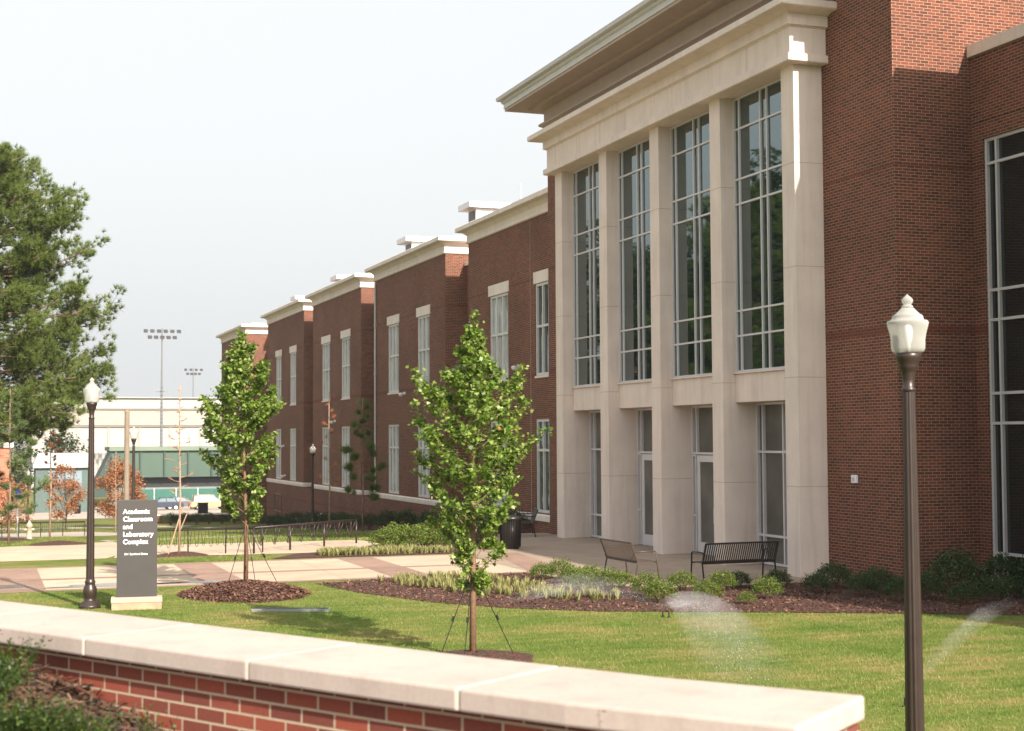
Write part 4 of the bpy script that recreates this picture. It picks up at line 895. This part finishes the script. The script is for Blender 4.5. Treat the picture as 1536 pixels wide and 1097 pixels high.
# ------------------------------------------------------------------ far structures
ST = empty('stadium_building', (30, 262, -5.5)); tag(ST, 'huge pale cream flat building on the horizon at left', 'building')
CRM = plain('cream_panel', (.35, .335, .315), .8, .05, .1); CRM2 = plain('warm_panel', (.33, .285, .255), .8, .05, .1); GRYL = plain('grey_line', (.2, .18, .16), .8)
q = MB(); q.box(-22, 60, 0, 30, 0, 15.9); q.build('wall', CRM, ST)
q = MB(); q.box(-22.1, 60, -.15, -.005, 11.2, 13.9); q.build('upper_band', CRM2, ST)
q = MB(); q.box(-22.2, 60, -.4, -.17, 13.9, 14.15); q.box(-22.2, 60, -.3, -.17, 10.9, 11.1); q.build('ledge', GRYL, ST)
q = MB(); q.box(-22.6, 60, -.5, 30, 15.92, 16.1); q.build('roof_edge', CRM, ST)
for x in np.arange(-20, 40, 5.2): q = MB(); q.box(x, x+.35, -.14, -.005, 0, 10.85); q.build('pilaster', CRM2, ST)
GRN = plain('green_metal', (.045, .085, .06), .6, .08, .3); GRN2 = plain('dark_green', (.02, .045, .033), .6, .08, .3); SAGE = plain('sage_metal', (.13, .17, .12), .6, .08, .3); TEAL = plain('teal_screen', (.02, .10, .075), .7, .12, .5)
GS = empty('green_grandstand', (26, 205, -5.52)); tag(GS, 'dark green open grandstand shed before the cream building', 'grandstand')
q = MB(); q.box(-9.5, 22, 0, 8, 3.6, 7.2); q.build('upper_wall', GRN, GS)
q = MB(); q.box(-9.8, 22, -.5, 8, 7.22, 7.75); q.build('roof', SAGE, GS)
for x in np.arange(-9, 22, 3.2): q = MB(); q.box(x, x+.22, -.25, -.005, 3.6, 7.2); q.build('rib', GRN2, GS)
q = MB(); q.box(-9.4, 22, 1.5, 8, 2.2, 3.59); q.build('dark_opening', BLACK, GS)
q = MB(); q.box(-9.4, 22, .5, 8, 0, 2.19); q.build('lower_wall', plain('grey_green', (.16, .2, .18), .7), GS)
q = MB(); q.add([(-10.2, -.2, 1.0), (-9.5, -.2, 7.2), (-9.5, 6, 7.2), (-12.5, 6, 1.0), (-12.5, -.2, 1.0)], [(0, 1, 4), (0, 4, 3), (1, 2, 3, 4), (0, 1, 2, 3)]); q.build('side_screen', GRN2, GS)
FN = empty('screen_fence', (28, 196, -5.52)); tag(FN, 'teal fabric screen fence behind the parked cars', 'fence')
q = MB(); q.box(-9.6, 18, -.02, .02, .1, 2.25); q.build('screen', TEAL, FN)
for x in np.arange(-9.6, 18, 2.8): q = MB(); q.tube([(x, -.05, 0), (x, -.05, 2.35)], .05, 6); q.build('post', METALW, FN)
TN = empty('white_canopy_building', (8.6, 172, g(172))); tag(TN, 'low building with a white canopy roof and blue-grey windows', 'building')
q = MB(); q.add([(-3.2, 0, 5.2), (3.4, 0, 5.2), (3.4, 6, 5.2), (-3.2, 6, 5.2), (-2.6, 2, 6.6), (2.8, 2, 6.6), (-3.2, -.2, 5.0), (3.4, -.2, 5.0)], [(0, 1, 5, 4), (1, 2, 5), (2, 3, 4, 5), (3, 0, 4), (6, 7, 1, 0), (3, 2, 7, 6)]); q.build('canopy', plain('white_fabric', (.5, .5, .5), .7, .03), TN)
q = MB(); q.box(-2.9, 3.1, .3, 6, 0, 5.0); q.build('wall', plain('teal_wall', (.07, .11, .10), .7), TN)
for i in range(4): q = MB(); q.box(-1.6+i*.95, -.8+i*.95, .2, .29, 2.9, 4.6); q.build('window', glassmat('blue_glass', (.2, .26, .3), 1.5), TN)
RB = empty('red_brick_house', (-1.5, 160, g(160))); tag(RB, 'small red brick block glimpsed behind the pines at the left edge', 'building')
q = MB(); q.box(-6, 4.3, 0, 10, 0, 7); q.build('wall', plain('far_brick', (.42, .15, .09), .8, .1), RB); q = MB(); q.box(-6.3, 4.6, -.3, 10.3, 7.01, 7.5); q.build('roof', GUTTER, RB)
for i in range(3): q = MB(); q.box(-4+i*2.8, -2.8+i*2.8, -.03, -.004, 4, 6); q.build('window', GLASS, RB)
# floodlight towers
LAMPD = plain('lamp_housing', (.06, .06, .065), 1); LAMPD.node_tree.nodes['Principled BSDF'].inputs['Specular IOR Level'].default_value = 0
GALV = plain('galvanised', (.15, .155, .16), .5, .05)
def flood(x, y, ztop, nrow, wid, label, arms=True):
    r = empty('floodlight_tower', (x, y, -5.52)); H = ztop+5.52; q = MB(); q.tube([(0, 0, 0), (0, 0, H*.55), (0, 0, H)], [.26, .17, .08], 8); q.build('mast', GALV, r)
    for k, nl_ in enumerate(nrow):
        z = H-.4-k*.95; q = MB(); q.box(-wid/2*(1-.25*k), wid/2*(1-.25*k), .2, .3, z-.04, z+.04); q.build('crossbar', GALV, r)
        for i in range(nl_):
            xx = (-wid/2+wid*i/(nl_-1))*(1-.25*k); p = MB(); p.add([(xx-.32, -.5, z-.35), (xx+.32, -.5, z-.35), (xx+.2, .1, z-.1), (xx-.2, .1, z-.1), (xx-.32, -.35, z+.2), (xx+.32, -.35, z+.2), (xx+.2, .15, z+.1), (xx-.2, .15, z+.1)], [(0, 3, 2, 1), (4, 5, 6, 7), (0, 1, 5, 4), (1, 2, 6, 5), (2, 3, 7, 6), (3, 0, 4, 7)]); p.build('floodlight', LAMPD, r)
    if arms:
        q = MB(); 
        for z in (H*.62, H*.5): q.box(-.9, .9, -.06, .06, z, z+.1)
        for z in np.arange(H*.3, H*.66, .6): q.box(-.3, .3, -.3, .3, z, z+.05)
        q.build('bracket', GALV, r)
    tag(r, label, 'floodlight tower'); return r
flood(25.9, 230, 20.3, (6, 5), 5.0, 'tall white floodlight mast with two rows of lamps against the sky')
flood(46, 345, 19.8, (4, 4), 3.6, 'fainter floodlight mast farther off right of the tall one', False)
h = empty('utility_pole', (9.3, 103, g(103))); tag(h, 'thick tan utility pole behind the dark sign', 'pole'); POLE = plain('weathered_pole', (.22, .175, .13), .9, .1); q = MB(); q.tube([(0, 0, 0), (0, 0, 8)], [.2, .17], 10); q.build('shaft', POLE, h); q = MB(); q.lathe([(.19, 8), (.19, 8.06), (.05, 8.12)], n=10); q.build('cap', BARKL, h)
h = empty('utility_cabinet', (18.5, 132, g(132))); tag(h, 'black utility cabinet before the tan vehicle', 'cabinet')
q = MB(); q.box(-.42, .42, -.3, .3, .08, 1.3); q.build('body', BLACK, h, bevel=.02); q = MB(); q.box(-.5, .5, -.38, .38, 0, .075); q.build('plinth', CONC3, h); q = MB(); q.box(-.46, .46, -.34, .34, 1.302, 1.36); q.build('lid', BLACK, h)
h = empty('traffic_drum', (13.2, 140, g(140))); tag(h, 'small orange traffic drum right of the tan pole', 'traffic drum'); ORG = plain('orange_plastic', (.8, .12, .03), .6)
q = MB(); q.lathe([(.32, 0), (.32, .06), (.24, .08), (.22, .5), (.2, .95), (.08, 1.0)], n=16); q.build('barrel', ORG, h); q = MB(); q.lathe([(.232, .35), (.228, .5)], n=16); q.build('band', METALW, h)
# low brick planter wall before the parking lot
h = empty('low_brick_wall', (18, 118, g(118)-.35)); tag(h, 'low red brick wall with pale cap below the parked cars', 'wall')
q = MB(); q.box(-5.2, 3.5, -.2, .2, -.3, .95); q.build('wall_body', BR, h); q = MB(); q.box(-5.3, 3.5, -.25, .25, .952, 1.05); q.build('cap', TRIM, h)
for i in range(6): put_shrub(s1[i % 2], 13.4+i*.95, 112.5+.2*math.sin(i*3), 1.5, 'dark planting below the low brick wall, '+['first', 'second', 'third', 'fourth', 'fifth', 'sixth'][i]+' from the left', 'planting below the low brick wall')

# ------------------------------------------------------------------ cars
def make_car(name, paint, loc, rz, label, suv=False):
    r = empty(name, loc, rz); Hh = 1.72 if suv else 1.45; L = 4.6
    lo = [(-2.3, .35), (-2.28, .75), (-2.1, .93), (-1.2, 1.0), (1.25, .98), (2.05, .84), (2.28, .62), (2.3, .35)]
    gh = [(-2.0, .95), (-1.75, Hh-.04), (-.3, Hh), (.35, Hh-.06), (1.15, .97)] if suv else [(-1.75, .96), (-1.15, Hh-.05), (-.2, Hh), (.3, Hh-.05), (1.1, .97)]
    def ext(prof, w0, w1, nm, mat, zc=None):
        m = len(prof); V = []; 
        for s in (-1, 1):
            for (x_, z_) in prof:
                ww = w0 if zc is None else w0+(w1-w0)*max(0, (z_-zc[0])/(zc[1]-zc[0])); V.append((x_, s*ww, z_))
        F = [tuple(range(m)), tuple(reversed(range(m, 2*m)))]+[(i, (i+1) % m, m+(i+1) % m, m+i) for i in range(m)]
        q = MB(); q.add(V, F); return q.build(nm, mat, r, bevel=.04)
    ext(lo, .88, .88, 'body', paint); ext(gh, .80, .62, 'cabin', GLASS, (.95, Hh))
    q = MB(); q.box(gh[1][0]+.05, gh[3][0]-.02, -.64, .64, Hh-.03, Hh+.015); q.build('roof', paint, r, bevel=.02)
    for px_ in ((gh[1][0]+gh[0][0])/2, -.35, .75):
        for s in (-1, 1): q = MB(); q.tube([(px_-.05, s*.8, .97), (px_+.05 if px_ < 0 else px_-.4, s*.655, Hh-.03)], .035, 5); q.build('pillar', paint, r)
    for xw in (-1.4, 1.42):
        for s in (-1, 1):
            q = MB(); q.tube([(xw, s*.72, .33), (xw, s*.91, .33)], .33, 20); wo = q.build('wheel', BLACK, r); q = MB(); q.tube([(xw, s*.905, .33), (xw, s*.925, .33)], .2, 14); q.build('rim', METALW, wo)
    for s in (-1, 1):
        q = MB(); q.box(2.2, 2.31, s*.55-.15, s*.55+.15, .62, .75); q.build('headlight', METALW, r); q = MB(); q.box(-2.31, -2.24, s*.62-.14, s*.62+.14, .7, .9); q.build('tail_light', plain('red_lens', (.5, .02, .02), .3), r)
    tag(r, label, 'car', 'cars parked by the fence'); return r
make_car('parked_car', plain('navy_paint', (.03, .04, .07), .3, coat=.6), (19.6, 172, g(172)), R(176), 'dark blue hatchback parked before the teal fence')
make_car('parked_car', plain('grey_paint', (.10, .12, .13), .3, coat=.6), (22.2, 177, g(177)), R(4), 'grey car partly hidden behind the bare sapling')
make_car('parked_car', plain('tan_paint', (.42, .30, .15), .35, coat=.5), (24.6, 170, g(170)), R(3), 'tan sport utility car parked next to the black cabinet', True)

# ------------------------------------------------------------------ sprinkler spray
DROP = leafmat('water_drop', [(.8, .82, .85), (.9, .9, .92)], .5, .1)
SP, t, b = nmat('spray'); t.nodes.remove(b); pv = t.nodes.new('ShaderNodeVolumePrincipled'); pv.inputs['Color'].default_value = (.97, .98, 1, 1); pv.inputs['Density'].default_value = .55; pv.inputs['Anisotropy'].default_value = .0
nz = noise(t, 4.5, 3); dm = t.nodes.new('ShaderNodeMath'); dm.operation = 'MULTIPLY'; dm.name = 'dens'; dm.inputs[1].default_value = 1
mr = t.nodes.new('ShaderNodeMapRange'); mr.inputs[1].default_value = .25; mr.inputs[2].default_value = .75; t.links.new(nz, mr.inputs[0]); t.links.new(mr.outputs[0], dm.inputs[0]); t.links.new(dm.outputs[0], pv.inputs['Density'])
t.links.new(pv.outputs[0], t.nodes['Material Output'].inputs['Volume'])
def spray(p0, p1, h, w0, w1, th0, label, dens):
    """arched plume of fine drops from nozzle p0 to landing p1"""
    r = empty('sprinkler', (p0[0], p0[1], 0)); q = MB(); q.lathe([(.03, 0), (.03, .02), (.012, .03), (.011, .09), (.016, .10), (.012, .11)], n=10); q.build('nozzle', BLACK, r)
    m = SP.copy(); m.node_tree.nodes['dens'].inputs[1].default_value = dens*1.5
    V = []; F = []; N = 22; K = 14; a, b_ = Vector((0, 0, .13)), Vector((p1[0]-p0[0], p1[1]-p0[1], .02)); side = Vector((-(b_-a).y, (b_-a).x, 0)).normalized()
    for i in range(N+1):
        f = i/N; c = a.lerp(b_, f)+Vector((0, 0, 4*h*f*(1-f)*.9+.02)); wd = w0+(w1-w0)*f; tk = th0*(.1+f**.6)*(1.0 if f < .6 else max(.05, 1.0-(f-.6)*2.4))
        for k in range(K):
            t_ = 2*math.pi*k/K; rr = 1+.18*math.sin(3*t_+7*f); V.append(c+side*wd*rr*math.cos(t_)+Vector((0, 0, tk*rr*math.sin(t_)+tk*.6)))
    for i in range(N):
        for k in range(K): F.append((i*K+k, i*K+(k+1) % K, (i+1)*K+(k+1) % K, (i+1)*K+k))
    F.append(tuple(range(K))); F.append(tuple(N*K+k for k in reversed(range(K))))
    q = MB(); q.add(V, F); o = q.build('spray', m, r, smooth=True); o['kind'] = 'stuff'
    nd = int(800*w1*2); f = rng.uniform(0, 1, nd)**.45; t_ = rng.uniform(0, 6.28, nd); rr = rng.normal(0, .55, nd); L_ = np.array(b_-a)
    C = np.array(a)[None]+L_[None]*f[:, None]; C[:, 2] += 4*h*f*(1-f)*.9+.03+th0*.6*f+rr*th0*f*np.sin(t_); C[:, :2] += (np.array(side)[None, :2])*((w0+(w1-w0)*f)*rr*np.cos(t_))[:, None]
    C[:, 2] = np.maximum(C[:, 2], .01); sz = rng.uniform(.002, .0045, nd); dv = rng.normal(0, 1, (nd, 3)); dv /= np.linalg.norm(dv, axis=1)[:, None]; pv_ = np.cross(dv, np.array([.3, .2, .93])); pv_ /= np.linalg.norm(pv_, axis=1)[:, None]
    o = mk_np('droplets', np.stack([C-dv*sz[:, None]*2, C+pv_*sz[:, None], C+dv*sz[:, None]*2, C-pv_*sz[:, None]], 1).reshape(-1, 3), 4, DROP, r); o['kind'] = 'stuff'
    tag(r, label, 'sprinkler', 'lawn sprinklers'); return r
spray((11.5, 23.7), (9.1, 16.4), .5, .22, .66, .22, 'lawn sprinkler at the bed edge throwing a plume toward the viewer', .19)
spray((11.45, 23.85), (9.9, 26.9), .28, .06, .75, .25, 'lawn sprinkler throwing mist left over the mulch bed', .2)
spray((10.3, 14.9), (18.6, 23.4), .12, .08, .28, .10, 'faint lawn sprinkler streak at the right edge', .15)

# ------------------------------------------------------------------ hazy air
hm, t, b = nmat('haze_air'); t.nodes.remove(b); pv = t.nodes.new('ShaderNodeVolumePrincipled'); pv.inputs['Color'].default_value = (.93, .95, 1, 1); pv.inputs['Density'].default_value = .00028; pv.inputs['Anisotropy'].default_value = .3
t.links.new(pv.outputs[0], t.nodes['Material Output'].inputs['Volume'])
q = MB(); q.box(-950, 950, -350, 1650, -7, 32); o = q.build('haze', hm); o['kind'] = 'stuff'; tag(o, 'thin pale haze in the air over the whole campus', 'haze')
